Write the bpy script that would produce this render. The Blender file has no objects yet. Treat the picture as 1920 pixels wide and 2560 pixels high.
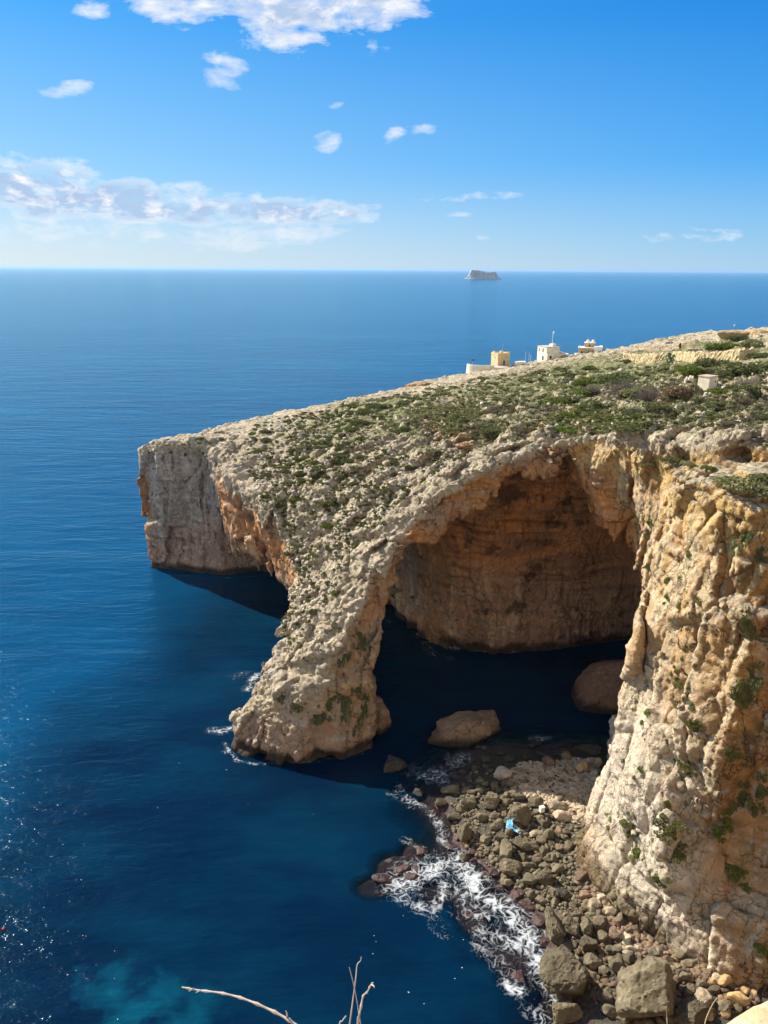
import bpy, bmesh, math, random
import numpy as np
from mathutils import Vector, Matrix, Euler
from mathutils.bvhtree import BVHTree

random.seed(7)
RNG = np.random.default_rng(11)
SC = bpy.context.scene
COL = SC.collection
R = math.radians

# ------------------------------------------------------------------ camera
CAM_H = 65.0
PITCH = 17.52
ROLL = 0.33
cam_data = bpy.data.cameras.new('camera')
cam = bpy.data.objects.new('camera', cam_data)
COL.objects.link(cam)
cam_data.sensor_fit = 'HORIZONTAL'
cam_data.sensor_width = 36.0
cam_data.lens = 36.0
cam_data.clip_start = 0.05
cam_data.clip_end = 200000.0
CAM_M = Matrix.Translation((0, 0, CAM_H)) @ Euler((R(90 - PITCH), 0, 0)).to_matrix().to_4x4() @ Matrix.Rotation(R(ROLL), 4, 'Z')
cam.matrix_world = CAM_M
SC.camera = cam

# ------------------------------------------------------------------ world, sun, exposure
SUN_AZ = -51.0     # degrees left of the view direction (+Y)
SUN_EL = 36.0
SC.view_settings.view_transform = 'Standard'
SC.view_settings.look = 'None'
SC.view_settings.gamma = 1.0
SC.view_settings.exposure = 1.1
SC.view_settings.use_curve_mapping = False

sun_vec = Vector((math.sin(R(SUN_AZ)) * math.cos(R(SUN_EL)), math.cos(R(SUN_AZ)) * math.cos(R(SUN_EL)), math.sin(R(SUN_EL))))
sd = bpy.data.lights.new('sun', 'SUN')
sd.energy = 5.0
sd.angle = R(0.5)
sd.color = (1.0, 0.92, 0.80)
sun = bpy.data.objects.new('sun', sd)
COL.objects.link(sun)
sun.rotation_euler = sun_vec.to_track_quat('Z', 'Y').to_euler()
sun.location = (0, 0, 300)


class NT:
    """small node-tree helper"""
    def __init__(s, tree):
        s.t = tree
        s.t.nodes.clear()

    def n(s, typ, props=None, **ins):
        nd = s.t.nodes.new(typ)
        for k, v in (props or {}).items():
            setattr(nd, k, v)
        for k, v in ins.items():
            s.put(nd, k, v)
        return nd

    def put(s, nd, k, v):
        if isinstance(k, str) and k.startswith('i') and k[1:].isdigit():
            sock = nd.inputs[int(k[1:])]
        else:
            sock = nd.inputs[k.replace('_', ' ')] if isinstance(k, str) else nd.inputs[k]
        if isinstance(v, bpy.types.NodeSocket):
            s.t.links.new(v, sock)
        elif isinstance(v, bpy.types.Node):
            s.t.links.new(v.outputs[0], sock)
        else:
            if sock.type == 'RGBA' and not isinstance(v, (int, float)) and len(v) == 3:
                v = (*v, 1)
            sock.default_value = v

    def math(s, op, a, b=0.0, c=0.0, clamp=False):
        nd = s.t.nodes.new('ShaderNodeMath')
        nd.operation = op
        nd.use_clamp = clamp
        for i, v in enumerate((a, b, c)):
            s.put(nd, 'i%d' % i, v)
        return nd.outputs[0]

    def mix(s, f, a, b, blend='MIX'):
        nd = s.t.nodes.new('ShaderNodeMix')
        nd.data_type = 'RGBA'
        nd.blend_type = blend
        s.put(nd, 'i0', f)
        s.put(nd, 'i6', a)
        s.put(nd, 'i7', b)
        return nd.outputs[2]

    def ramp(s, f, stops):
        nd = s.t.nodes.new('ShaderNodeValToRGB')
        s.put(nd, 'i0', f)
        el = nd.color_ramp.elements
        while len(el) < len(stops):
            el.new(0.5)
        for e, (p, c) in zip(el, stops):
            e.position = p
            if isinstance(c, (int, float)):
                c = (c, c, c)
            e.color = (*c, 1)
        return nd.outputs[0]

    def maprange(s, v, a, b, c=0.0, d=1.0):
        nd = s.t.nodes.new('ShaderNodeMapRange')
        for i, x in enumerate((v, a, b, c, d)):
            s.put(nd, 'i%d' % i, x)
        return nd.outputs[0]

    def noise(s, vec, scale, detail=4.0, rough=0.5, dist=0.0, dim='3D'):
        nd = s.t.nodes.new('ShaderNodeTexNoise')
        nd.noise_dimensions = dim
        s.put(nd, 'Vector', vec)
        s.put(nd, 'Scale', scale)
        s.put(nd, 'Detail', detail)
        s.put(nd, 'Roughness', rough)
        s.put(nd, 'Distortion', dist)
        return nd.outputs[0]

    def scaled(s, vec, sc, rot=(0, 0, 0)):
        nd = s.t.nodes.new('ShaderNodeMapping')
        s.put(nd, 'Vector', vec)
        nd.inputs['Scale'].default_value = sc
        nd.inputs['Rotation'].default_value = rot
        return nd.outputs[0]


world = bpy.data.worlds.new('World')
SC.world = world
world.use_nodes = True


def build_world():
    g = NT(world.node_tree)
    sky = g.n('ShaderNodeTexSky', dict(sky_type='NISHITA', sun_disc=False, sun_elevation=R(SUN_EL), sun_rotation=R(SUN_AZ),
                                        altitude=60.0, air_density=1.0, dust_density=0.45, ozone_density=3.2))
    hs = g.n('ShaderNodeHueSaturation', Saturation=1.25, Value=0.62, Color=sky.outputs[0])
    # measured colours of this day's sky ahead, by height and by side, laid over the model sky
    sp = g.n('ShaderNodeSeparateXYZ', Vector=g.n('ShaderNodeTexCoord').outputs['Generated'])
    zz = sp.outputs[2]
    lft = g.ramp(zz, [(0.0, (4.7, 5.5, 6.0)), (0.035, (4.0, 5.2, 6.2)), (0.10, (2.2, 4.4, 6.6)), (0.26, (0.45, 2.9, 6.6)), (0.6, (0.5, 2.0, 5.0))])
    rgt = g.ramp(zz, [(0.0, (2.5, 4.2, 5.7)), (0.04, (1.6, 3.7, 5.9)), (0.12, (0.35, 2.6, 6.1)), (0.27, (0.02, 1.5, 5.0)), (0.6, (0.25, 1.2, 3.6))])
    back = g.ramp(zz, [(0.0, (7.6, 7.3, 6.9)), (0.35, (7.0, 6.9, 6.7)), (0.65, (3.4, 3.9, 4.6)), (1.0, (1.4, 2.3, 3.8))])  # unseen pale sky behind the camera, added as neutral fill light
    side = g.maprange(sp.outputs[0], -0.5, 0.5)
    grad = g.mix(side, lft, rgt)
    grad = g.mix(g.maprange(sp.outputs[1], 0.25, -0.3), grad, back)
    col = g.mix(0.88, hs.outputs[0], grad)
    # clouds live in the sky by direction: (azimuth tangent, elevation tangent)
    tc = g.n('ShaderNodeTexCoord')
    sep = g.n('ShaderNodeSeparateXYZ', Vector=tc.outputs['Generated'])
    yy = g.math('MAXIMUM', sep.outputs[1], 0.02)
    u = g.math('DIVIDE', sep.outputs[0], yy)
    v = g.math('DIVIDE', sep.outputs[2], yy)
    uv = g.n('ShaderNodeCombineXYZ', X=u, Y=v, Z=0.0).outputs[0]
    warp = g.n('ShaderNodeTexNoise', dict(noise_dimensions='3D'), Vector=uv, Scale=14.0, Detail=3.0)
    wv = g.n('ShaderNodeVectorMath', dict(operation='MULTIPLY_ADD'), i0=warp.outputs[1], i1=(0.05, 0.025, 0), i2=uv)
    st = g.scaled(wv.outputs[0], (1.0, 2.9, 1.0))
    n1 = g.noise(st, 16.0, 9.0, 0.62)
    n2 = g.noise(g.scaled(wv.outputs[0], (1.0, 1.6, 1.0)), 42.0, 6.0, 0.6)
    nn = g.math('ADD', g.math('MULTIPLY', n1, 0.7), g.math('MULTIPLY', n2, 0.3))

    def uvof(px, py):
        d = CAM_M.to_3x3() @ Vector(((px - 960) / 1920, (1280 - py) / 1920, -1))
        return d.x / d.y, d.z / d.y

    def blob(px, py, rx, ry, amp=1.0, tilt=0.0):
        cu, cv = uvof(px, py)
        du = g.math('SUBTRACT', u, cu)
        dv = g.math('SUBTRACT', v, cv)
        if tilt:
            c, s_ = math.cos(tilt), math.sin(tilt)
            a = g.math('ADD', g.math('MULTIPLY', du, c), g.math('MULTIPLY', dv, s_))
            b = g.math('SUBTRACT', g.math('MULTIPLY', dv, c), g.math('MULTIPLY', du, s_))
            du, dv = a, b
        du = g.math('MULTIPLY', du, 1920 / rx)
        dv = g.math('MULTIPLY', dv, 1920 / ry)
        r2 = g.math('ADD', g.math('MULTIPLY', du, du), g.math('MULTIPLY', dv, dv))
        return g.math('MULTIPLY', g.math('SUBTRACT', 1.0, r2), amp)

    def union(bl):
        r = bl[0]
        for b in bl[1:]:
            r = g.math('MAXIMUM', r, b)
        return r
    top = union([blob(620, -50, 380, 88, 1), blob(700, 18, 135, 85, 0.9), blob(880, 0, 170, 58, 0.9), blob(450, -22, 170, 42, 0.8), blob(790, 30, 60, 65, .9)])
    bank = union([blob(60, 462, 210, 60, 1), blob(250, 500, 240, 54, 1), blob(470, 520, 290, 38, .9), blob(690, 528, 240, 34, .9), blob(20, 425, 150, 34, .8), blob(110, 528, 80, 30, .8), blob(480, 548, 90, 18, .7),
                  blob(820, 540, 130, 24, 0.9)])
    low = union([blob(640, 590, 260, 32, 0.7, 0.05), blob(180, 580, 300, 26, 0.45), blob(520, 600, 80, 20, .5)])
    small = union([blob(235, 24, 48, 26, .9), blob(170, 222, 64, 18, .8, .08), blob(565, 178, 60, 42, .75), blob(545, 160, 22, 30, .7), blob(820, 348, 42, 26, .9, .5),
                   blob(990, 337, 36, 16, .7, .4), blob(1066, 325, 44, 15, .85, .1), blob(935, 122, 24, 20, .55, .8), blob(470, 466, 80, 14, .7, -.08), blob(850, 272, 20, 12, .4),
                   blob(1150, 538, 42, 9, .7), blob(1180, 492, 120, 9, .36, .05), blob(1202, 590, 40, 10, .6), blob(1480, 396, 40, 14, .3), blob(1800, 585, 200, 13, .2, .04),
                   blob(960, 118, 20, 14, .5)])

    def dens(mask, lo, hi, k=1.9):
        s_ = g.math('ADD', mask, g.math('MULTIPLY', g.math('SUBTRACT', nn, 0.5), k * 2.6))
        return g.maprange(s_, lo, hi)
    d_top = dens(top, 0.0, 0.95)
    d_bank = dens(bank, 0.0, 1.05)
    d_low = dens(low, 0.1, 1.0)
    d_small = dens(small, 0.2, 1.25)
    # lit rim / grey core : the core of a thick cloud seen against the sun is greyer
    core = g.math('MAXIMUM', dens(top, 0.35, 1.0, 0.8), dens(bank, 0.22, 0.75, 0.8))
    n3 = g.noise(g.scaled(wv.outputs[0], (1.0, 2.0, 1.0)), 30.0, 5.0, 0.6)
    core = g.math('MULTIPLY', core, g.maprange(n3, 0.34, 0.52))
    ccol = g.mix(core, (6.4, 6.4, 6.5, 1), (2.9, 3.8, 5.3, 1))
    dd = g.math('MAXIMUM', g.math('MAXIMUM', d_top, g.math('MULTIPLY', d_bank, 0.94)), g.math('MAXIMUM', g.math('MULTIPLY', d_low, 0.5), g.math('MULTIPLY', d_small, 0.72)))
    front = g.math('GREATER_THAN', sep.outputs[1], 0.05)
    dd = g.math('MULTIPLY', dd, front)
    col = g.mix(dd, col, ccol)
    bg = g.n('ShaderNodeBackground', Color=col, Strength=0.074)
    out = g.n('ShaderNodeOutputWorld')
    g.t.links.new(bg.outputs[0], out.inputs[0])


build_world()

# ------------------------------------------------------------------ helpers
CAM_R = np.array(CAM_M.to_3x3())


def raydir(px, py):
    return CAM_R @ np.array([(px - 960) / 1920.0, (1280 - py) / 1920.0, -1.0])


def PZ(px, py, z=0.0):
    d = raydir(px, py)
    t = (z - CAM_H) / d[2]
    return np.array([0, 0, CAM_H]) + d * t


def PY(px, py, y):
    d = raydir(px, py)
    return np.array([0, 0, CAM_H]) + d * (y / d[1])


def tag(o, label=None, cat=None, group=None, kind=None):
    if label:
        o['label'] = label
    if cat:
        o['category'] = cat
    if group:
        o['group'] = group
    if kind:
        o['kind'] = kind
    return o


def mesh_np(name, V, F, mat=None, parent=None, smooth=True, attrs=None):
    """V (n,3), F (m,k) array or list of arrays"""
    me = bpy.data.meshes.new(name)
    Fs = F if isinstance(F, list) else [F]
    Fs = [np.asarray(f, dtype=np.int32) for f in Fs if len(f)]
    nv = len(V)
    me.vertices.add(nv)
    me.vertices.foreach_set('co', np.asarray(V, dtype=np.float32).ravel())
    loops = np.concatenate([f.ravel() for f in Fs])
    tot = np.concatenate([np.full(len(f), f.shape[1], dtype=np.int32) for f in Fs])
    start = np.concatenate([[0], np.cumsum(tot)[:-1]]).astype(np.int32)
    me.loops.add(len(loops))
    me.loops.foreach_set('vertex_index', loops)
    me.polygons.add(len(tot))
    me.polygons.foreach_set('loop_start', start)
    me.polygons.foreach_set('loop_total', tot)
    if smooth:
        me.polygons.foreach_set('use_smooth', np.ones(len(tot), dtype=bool))
    me.update(calc_edges=True)
    for k, a in (attrs or {}).items():
        a = np.asarray(a, dtype=np.float32)
        if a.ndim == 1:
            at = me.attributes.new(k, 'FLOAT', 'POINT')
            at.data.foreach_set('value', a)
        else:
            if a.shape[1] == 3:
                a = np.concatenate([a, np.ones((len(a), 1), np.float32)], 1)
            at = me.attributes.new(k, 'FLOAT_COLOR', 'POINT')
            at.data.foreach_set('color', a.ravel())
    o = bpy.data.objects.new(name, me)
    COL.objects.link(o)
    if mat:
        me.materials.append(mat)
    if parent:
        o.parent = parent
    if name in ('boulder', 'beach_stone'):
        me.set_sharp_from_angle(angle=R(24))
    return o


# ------------------------------------------------------------------ numpy noise
_r = np.random.default_rng(5)
PERM = _r.permutation(256).astype(np.int32)
PERM = np.concatenate([PERM, PERM])
GR = _r.normal(size=(256, 3)).astype(np.float32)
GR /= np.linalg.norm(GR, axis=1, keepdims=True)
RAND4 = _r.random((256, 4)).astype(np.float32)


def gnoise(p):
    """gradient noise about -1..1, p (n,3)"""
    p = np.asarray(p, dtype=np.float32)
    i = np.floor(p).astype(np.int32)
    f = p - i
    i &= 255
    w = f * f * f * (f * (f * 6 - 15) + 10)
    x0 = PERM[i[:, 0]]
    x1 = PERM[(i[:, 0] + 1) & 255]
    res = None
    vals = []
    for dx, xx in ((0, x0), (1, x1)):
        for dy in (0, 1):
            xy = PERM[(xx + i[:, 1] + dy) & 255]
            for dz in (0, 1):
                h = PERM[(xy + i[:, 2] + dz) & 255]
                g = GR[h]
                vals.append(g[:, 0] * (f[:, 0] - dx) + g[:, 1] * (f[:, 1] - dy) + g[:, 2] * (f[:, 2] - dz))
    u, v, t = w[:, 0], w[:, 1], w[:, 2]
    a = vals[0] + (vals[1] - vals[0]) * t
    b = vals[2] + (vals[3] - vals[2]) * t
    c = vals[4] + (vals[5] - vals[4]) * t
    d = vals[6] + (vals[7] - vals[6]) * t
    e = a + (b - a) * v
    f2 = c + (d - c) * v
    return (e + (f2 - e) * u) * 1.5


def fbm(p, octs=4, gain=0.5, lac=2.03, ridge=False):
    s = 0
    a = 1.0
    tot = 0
    p = np.asarray(p, dtype=np.float32)
    for k in range(octs):
        n = gnoise(p + 17.3 * k)
        if ridge:
            n = 1 - 2 * np.abs(n)
        s = s + n * a
        tot += a
        a *= gain
        p = p * lac
    return s / tot


def worley(p, jitter=0.9):
    """F1, F2, cell random, tilted-plane value of the cell (flat facets)"""
    p = np.asarray(p, dtype=np.float32)
    i = np.floor(p).astype(np.int32)
    f = p - i
    F1 = np.full(len(p), 81, np.float32)
    F2 = F1.copy()
    cid = np.zeros(len(p), np.float32)
    fac = np.zeros(len(p), np.float32)
    for dx in (-1, 0, 1):
        X = PERM[(i[:, 0] + dx) & 255]
        for dy in (-1, 0, 1):
            XY = PERM[(X + i[:, 1] + dy) & 255]
            for dz in (-1, 0, 1):
                h = PERM[(XY + i[:, 2] + dz) & 255]
                r = RAND4[h]
                vx = f[:, 0] - dx - r[:, 0] * jitter
                vy = f[:, 1] - dy - r[:, 1] * jitter
                vz = f[:, 2] - dz - r[:, 2] * jitter
                d = vx * vx + vy * vy + vz * vz
                m = d < F1
                F2 = np.where(m, F1, np.minimum(F2, d))
                if m.any():
                    g = GR[h[m]]
                    fac[m] = vx[m] * g[:, 0] + vy[m] * g[:, 1] + vz[m] * g[:, 2]
                    cid[m] = r[m, 3]
                F1 = np.where(m, d, F1)
    return np.sqrt(F1), np.sqrt(F2), cid, fac


def sstep(a, b, x):
    t = np.clip((x - a) / (b - a), 0, 1)
    return t * t * (3 - 2 * t)


def poly_sdf(poly, X, Y):
    """signed 2-D distance, negative inside"""
    P = np.asarray(poly, dtype=np.float64)
    Q = np.roll(P, -1, axis=0)
    d2 = np.full(X.shape, 1e12)
    inside = np.zeros(X.shape, dtype=bool)
    for (x0, y0), (x1, y1) in zip(P, Q):
        ex, ey = x1 - x0, y1 - y0
        t = np.clip(((X - x0) * ex + (Y - y0) * ey) / (ex * ex + ey * ey + 1e-12), 0, 1)
        d2 = np.minimum(d2, (X - x0 - t * ex) ** 2 + (Y - y0 - t * ey) ** 2)
        if y0 != y1:
            c = ((y0 > Y) != (y1 > Y)) & (X < (x1 - x0) * (Y - y0) / (y1 - y0) + x0)
            inside ^= c
    d = np.sqrt(d2)
    return np.where(inside, -d, d)


def smin(a, b, k):
    h = np.clip(0.5 + 0.5 * (b - a) / k, 0, 1)
    return b + (a - b) * h - k * h * (1 - h)


def smax(a, b, k):
    return -smin(-a, -b, k)


# ------------------------------------------------------------------ the land as an implicit solid
TOP_PTS = [
    (-54, 165, 27), (-50, 161, 29.5), (-46, 160, 29.8), (-39, 160, 30.4), (-34, 159, 29.8), (-41, 176, 29), (-32, 189, 29.5), (-10, 212, 30.3), (5, 235, 30),
    (19, 262, 30), (42, 284, 30), (67, 295, 33), (84, 272, 37), (89, 237, 43), (105, 219, 48), (95, 199, 48), (64, 132, 47.5), (59, 154, 44.5),
    (51, 184, 40), (35, 198, 38), (21, 167, 38), (3.7, 179, 36), (-14.7, 175, 32), (-5, 164, 34), (-2, 115, 34), (-10.5, 122, 31.5),
    (-31, 150, 30), (-24.8, 135, 27.8), (-18, 122, 25), (-15, 115, 18.6), (-15.7, 105, 12.5), (-22, 95, 3), (-14.5, 95, 9.9), (-5.6, 98, 17.6), (-1.7, 101, 25),
    (4.5, 103, 32), (13, 105, 38), (21.6, 104, 42), (29, 103, 44), (33, 84, 47.2), (34, 77, 48.8), (32, 70, 48.6), (34, 63, 49.4), (45, 60, 51.5), (60, 60, 52), (45, 80, 50),
    (100, 60, 60), (140, 100, 60), (140, 200, 58), (130, 300, 44), (60, 100, 49), (40, 120, 46), (20, 130, 41), (5, 140, 38), (-10, 145, 34.5), (-20, 165, 32),
    (-12, 92, 8), (-6, 93, 12), (0, 97, 22), (10, 98, 37), (20, 98, 43)]
OUT0 = [(-21.4, 96), (-20.7, 93), (-16.5, 92), (-11.5, 90.3), (-5, 92), (-1.5, 94.5), (1, 99), (3, 102), (32, 97), (32, 91), (27, 82), (23, 75), (22.5, 69), (24, 63), (28, 57.5), (36, 54), (60, 50), (160, 40),
        (160, 330), (100, 308), (48, 306), (17, 268), (1, 240), (-14, 216), (-35, 193), (-45, 180), (-52, 169.5), (-52, 163.5), (-46, 161.5), (-35, 158.5), (-30, 150), (-22, 135), (-15, 122), (-12, 115), (-14.0, 105)]
OUT22 = [(-18, 104), (-16.5, 99.5), (-13.5, 97.8), (-9.5, 97.5), (-4, 99), (0, 100), (5, 101), (12, 102.5), (32, 101), (38, 97), (32.5, 85), (27.5, 74), (27.5, 68), (31, 62), (40, 59), (60, 52), (160, 42),
         (160, 328), (100, 306), (48, 304), (18, 266), (2, 238), (-13, 214), (-34, 191), (-44, 178), (-52, 168), (-53.5, 163.5), (-49, 159.5), (-37, 158.5), (-33, 150), (-26.5, 135), (-17.5, 122), (-14, 115), (-15.3, 108)]
OUT46 = [(-30, 116), (-24, 112), (-14, 109), (-5, 107.5), (1, 106), (6, 104.5), (13, 105), (21, 103.5), (28, 101.5), (32, 92), (33, 84), (31, 79), (30.5, 73), (34, 66.5), (45, 63), (60, 56), (160, 45),
         (160, 326), (100, 304), (48, 302), (19, 264), (3, 237), (-12, 213), (-33, 190), (-43, 177), (-51.5, 167), (-53.5, 164), (-49, 160), (-38, 159), (-33, 150), (-27, 135), (-18.5, 122), (-16, 115), (-20, 112)]
VOID = [(-75, 112), (-22, 110), (-14, 107.5), (-7, 106), (-1.5, 103), (-2.5, 98), (1, 82), (24, 82), (31.5, 91), (38, 97.5), (42, 103), (46, 108), (50, 118), (45.5, 128), (32, 125.2), (20, 123.4), (12, 125.5),
        (8, 130), (4, 137), (0, 148), (-8, 158), (-22, 162.5), (-30, 161), (-37, 158), (-75, 156)]


def rbf_fit(pts, smooth=0.4):
    P = np.array(pts, dtype=np.float64)
    n = len(P)
    D = np.linalg.norm(P[:, None, :2] - P[None, :, :2], axis=2)
    A = np.zeros((n + 3, n + 3))
    A[:n, :n] = -D + 0 - np.eye(n) * smooth
    A[:n, n] = 1
    A[:n, n + 1:n + 3] = P[:, :2] / 100
    A[n:, :n] = A[:n, n:].T
    b = np.concatenate([P[:, 2], np.zeros(3)])
    w = np.linalg.solve(A, b)
    return P[:, :2], w


TOP_C, TOP_W = rbf_fit(TOP_PTS)


def top_h(X, Y):
    s = np.full(X.shape, TOP_W[-3])
    s += TOP_W[-2] * X / 100 + TOP_W[-1] * Y / 100
    for (cx, cy), w in zip(TOP_C, TOP_W[:-3]):
        s -= w * np.sqrt((X - cx) ** 2 + (Y - cy) ** 2 + 1.0)
    return s


BENCH = [(29.5, 88), (32.5, 84), (35, 79), (40, 74.5), (50, 70), (70, 66), (70, 40), (20, 40), (20, 88)]
# hollows and ledges carved in the cliffs: (x, y, z, rx, ry, rz, depth)
HOLLOWS = []


def hollow(px, py, y, rx, ry, rz):
    p = PY(px, py, y)
    HOLLOWS.append((*p, rx, ry, rz))


for (hx, hy, hz, rx) in ((37, 77.6, 46.6, 3.4), (42.5, 74.4, 47.2, 4.0), (49, 71.4, 48.0, 4.2), (33.2, 83.6, 45.0, 2.6), (30.5, 88.5, 43.6, 2.4)):
    HOLLOWS.append((hx, hy, hz, rx, 2.3, 1.35))


class Block:
    """evaluates the implicit land on a slab and meshes it with surface nets"""
    def __init__(s, x0, x1, y0, y1, z0, z1, h, blend_hi=True):
        s.h = h
        s.o = np.array([x0, y0, z0])
        s.xs = np.arange(x0, x1 + h, h)
        s.ys = np.arange(y0, y1 + h, h)
        s.zs = np.arange(z0, z1 + h, h)
        X, Y = np.meshgrid(s.xs, s.ys, indexing='ij')
        s.X, s.Y = X, Y
        wx = 1.6 * gnoise(np.stack([X.ravel() / 9, Y.ravel() / 9, np.zeros(X.size)], 1)).reshape(X.shape)
        wy = 1.6 * gnoise(np.stack([X.ravel() / 9, Y.ravel() / 9, np.full(X.size, 9.5)], 1)).reshape(X.shape)
        s.T = top_h(X, Y)
        s.T = s.T - 3.4 * sstep(0.35, -0.35, poly_sdf(BENCH, X + .5 * wy, Y + .5 * wx)) + 0.5 * fbm(np.stack([X.ravel() / 12, Y.ravel() / 12, np.zeros(X.size)], 1), 3).reshape(X.shape)
        Xw, Yw = X + wx * 0.6, Y + wy * 0.6
        s.D = [poly_sdf(P, Xw, Yw).astype(np.float32) for P in (OUT0, OUT22, OUT46)]
        dv = poly_sdf(VOID, X + wx * 0.5, Y + wy * 0.5)
        din = np.clip(-dv, 0, None)
        # ceiling thickness: thin lip, thicker inward
        thick = 5.2 - 2.6 * sstep(11, 19, X) + 0.10 * np.clip(Y - 108, 0, 40) + 2.0 * sstep(0, -14, X)
        H = (s.T - thick) * (1 - 0.18 * sstep(25.5, 30.5, X) * sstep(117, 109, Y))
        wid = 13.0 - 7.5 * sstep(112, 140, Y) * sstep(10, -5, X) - 9.0 * sstep(112, 103, Y) * sstep(12, 2, X) + 2.0 * sstep(26, 34, X)
        q = np.clip(1 - din / wid, 0, 1)
        Cn = (1 - q ** 2.3) ** (1 / 2.3)
        s.C = np.where(dv < 0, H * Cn, -6.0 * dv - 0.5).astype(np.float32)
        s.dv = dv.astype(np.float32)
        s.T = s.T.astype(np.float32)

    def base(s, ia, ib):
        z = s.zs[None, None, :].astype(np.float32)
        D0, D1, D2 = [d[ia:ib, :, None] for d in s.D]
        t1 = np.clip(z / 22.0, 0, 1)
        t2 = np.clip((z - 22.0) / 24.0, 0, 1)
        wall = (D0 * (1 - t1) + D1 * t1) * (z < 22) + (D1 * (1 - t2) + D2 * t2) * (z >= 22)
        topd = (z - s.T[ia:ib, :, None]) * 0.8
        d = smax(wall, topd, 0.7)
        # void: under the ceiling and inside its footprint
        vd = np.maximum(s.dv[ia:ib, :, None] * 0.9, (z - s.C[ia:ib, :, None]) * 0.42)
        d = smax(d, -vd, 0.7)
        return d.astype(np.float32)

    def mesh(s, detail=1.0, slab=48):
        nx, ny, nz = len(s.xs), len(s.ys), len(s.zs)
        keysV, posV, quads = [], [], []
        i0 = 0
        while i0 < nx - 1:
            i1 = min(i0 + slab, nx - 1)
            lo = max(i0 - 1, 0)
            f = s.base(lo, i1 + 1)
            m = np.abs(f) < 3.0
            idx = np.nonzero(m)
            P = np.stack([s.xs[idx[0] + lo], s.ys[idx[1]], s.zs[idx[2]]], 1).astype(np.float32)
            if len(P):
                fv = f[idx] + rock_noise(P, f[idx], s.T[idx[0] + lo, idx[1]], s.h)
                k2 = np.abs(fv) < 1.35
                fv[k2] += rock_noise(P[k2], fv[k2], s.T[idx[0] + lo, idx[1]][k2], s.h, True)
                f[idx] = fv
            # cells in this slab (global i in [lo, i1-1]); own cells i in [i0, i1)
            sg = f < 0
            c = [sg[a:a + f.shape[0] - 1, b:b + ny - 1, d:d + nz - 1] for a in (0, 1) for b in (0, 1) for d in (0, 1)]
            alls = c[0].copy()
            anys = c[0].copy()
            for k in c[1:]:
                alls &= k
                anys |= k
            act = anys & ~alls
            ci, cj, ck = np.nonzero(act)
            cv = np.stack([f[ci + a, cj + b, ck + d] for a in (0, 1) for b in (0, 1) for d in (0, 1)], 1)
            offs = np.array([(a, b, d) for a in (0, 1) for b in (0, 1) for d in (0, 1)], dtype=np.float32)
            acc = np.zeros((len(ci), 3), np.float32)
            cnt = np.zeros(len(ci), np.float32)
            for e0 in range(8):
                for e1 in range(e0 + 1, 8):
                    if abs(offs[e0] - offs[e1]).sum() == 1:
                        a_, b_ = cv[:, e0], cv[:, e1]
                        cr = (a_ < 0) != (b_ < 0)
                        den = np.where(cr, a_ - b_, 1)
                        t = np.where(cr, a_ / den, 0)
                        acc += np.where(cr[:, None], offs[e0] + (offs[e1] - offs[e0]) * t[:, None], 0)
                        cnt += cr
            pos = np.stack([ci + lo, cj, ck], 1) + acc / cnt[:, None]
            own = (ci + lo >= i0)
            key = ((ci + lo).astype(np.int64) * ny + cj) * nz + ck
            keysV.append(key[own])
            posV.append(pos[own] * s.h + s.o)
            K = lambda i, j, k: ((i + lo).astype(np.int64) * ny + j) * nz + k
            # x edges : node (i,j,k)-(i+1,j,k), own if i>=i0
            off = i0 - lo
            e = sg[off:-1, 1:-1, 1:-1] != sg[off + 1:, 1:-1, 1:-1]
            i, j, k = np.nonzero(e)
            i = i + off
            j, k = j + 1, k + 1
            fl = sg[i, j, k]
            q = np.stack([K(i, j - 1, k - 1), K(i, j, k - 1), K(i, j, k), K(i, j - 1, k)], 1)
            q[~fl] = q[~fl][:, ::-1]
            quads.append(q)
            # y edges: nodes with cells i-1,i
            s0 = 1
            e = sg[s0:-1, :-1, 1:-1] != sg[s0:-1, 1:, 1:-1]
            i, j, k = np.nonzero(e)
            i, k = i + s0, k + 1
            fl = sg[i, j, k]
            q = np.stack([K(i - 1, j, k - 1), K(i - 1, j, k), K(i, j, k), K(i, j, k - 1)], 1)
            q[~fl] = q[~fl][:, ::-1]
            quads.append(q)
            e = sg[s0:-1, 1:-1, :-1] != sg[s0:-1, 1:-1, 1:]
            i, j, k = np.nonzero(e)
            i, j = i + s0, j + 1
            fl = sg[i, j, k]
            q = np.stack([K(i - 1, j - 1, k), K(i, j - 1, k), K(i, j, k), K(i - 1, j, k)], 1)
            q[~fl] = q[~fl][:, ::-1]
            quads.append(q)
            i0 = i1
        keys = np.concatenate(keysV)
        pos = np.concatenate(posV)
        q = np.concatenate(quads)
        order = np.argsort(keys)
        keys, pos = keys[order], pos[order]
        qi = np.searchsorted(keys, q.ravel()).clip(0, len(keys) - 1)
        ok = (keys[qi] == q.ravel()).reshape(-1, 4).all(1)
        q = qi.reshape(-1, 4)[ok]
        return pos, q


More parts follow.
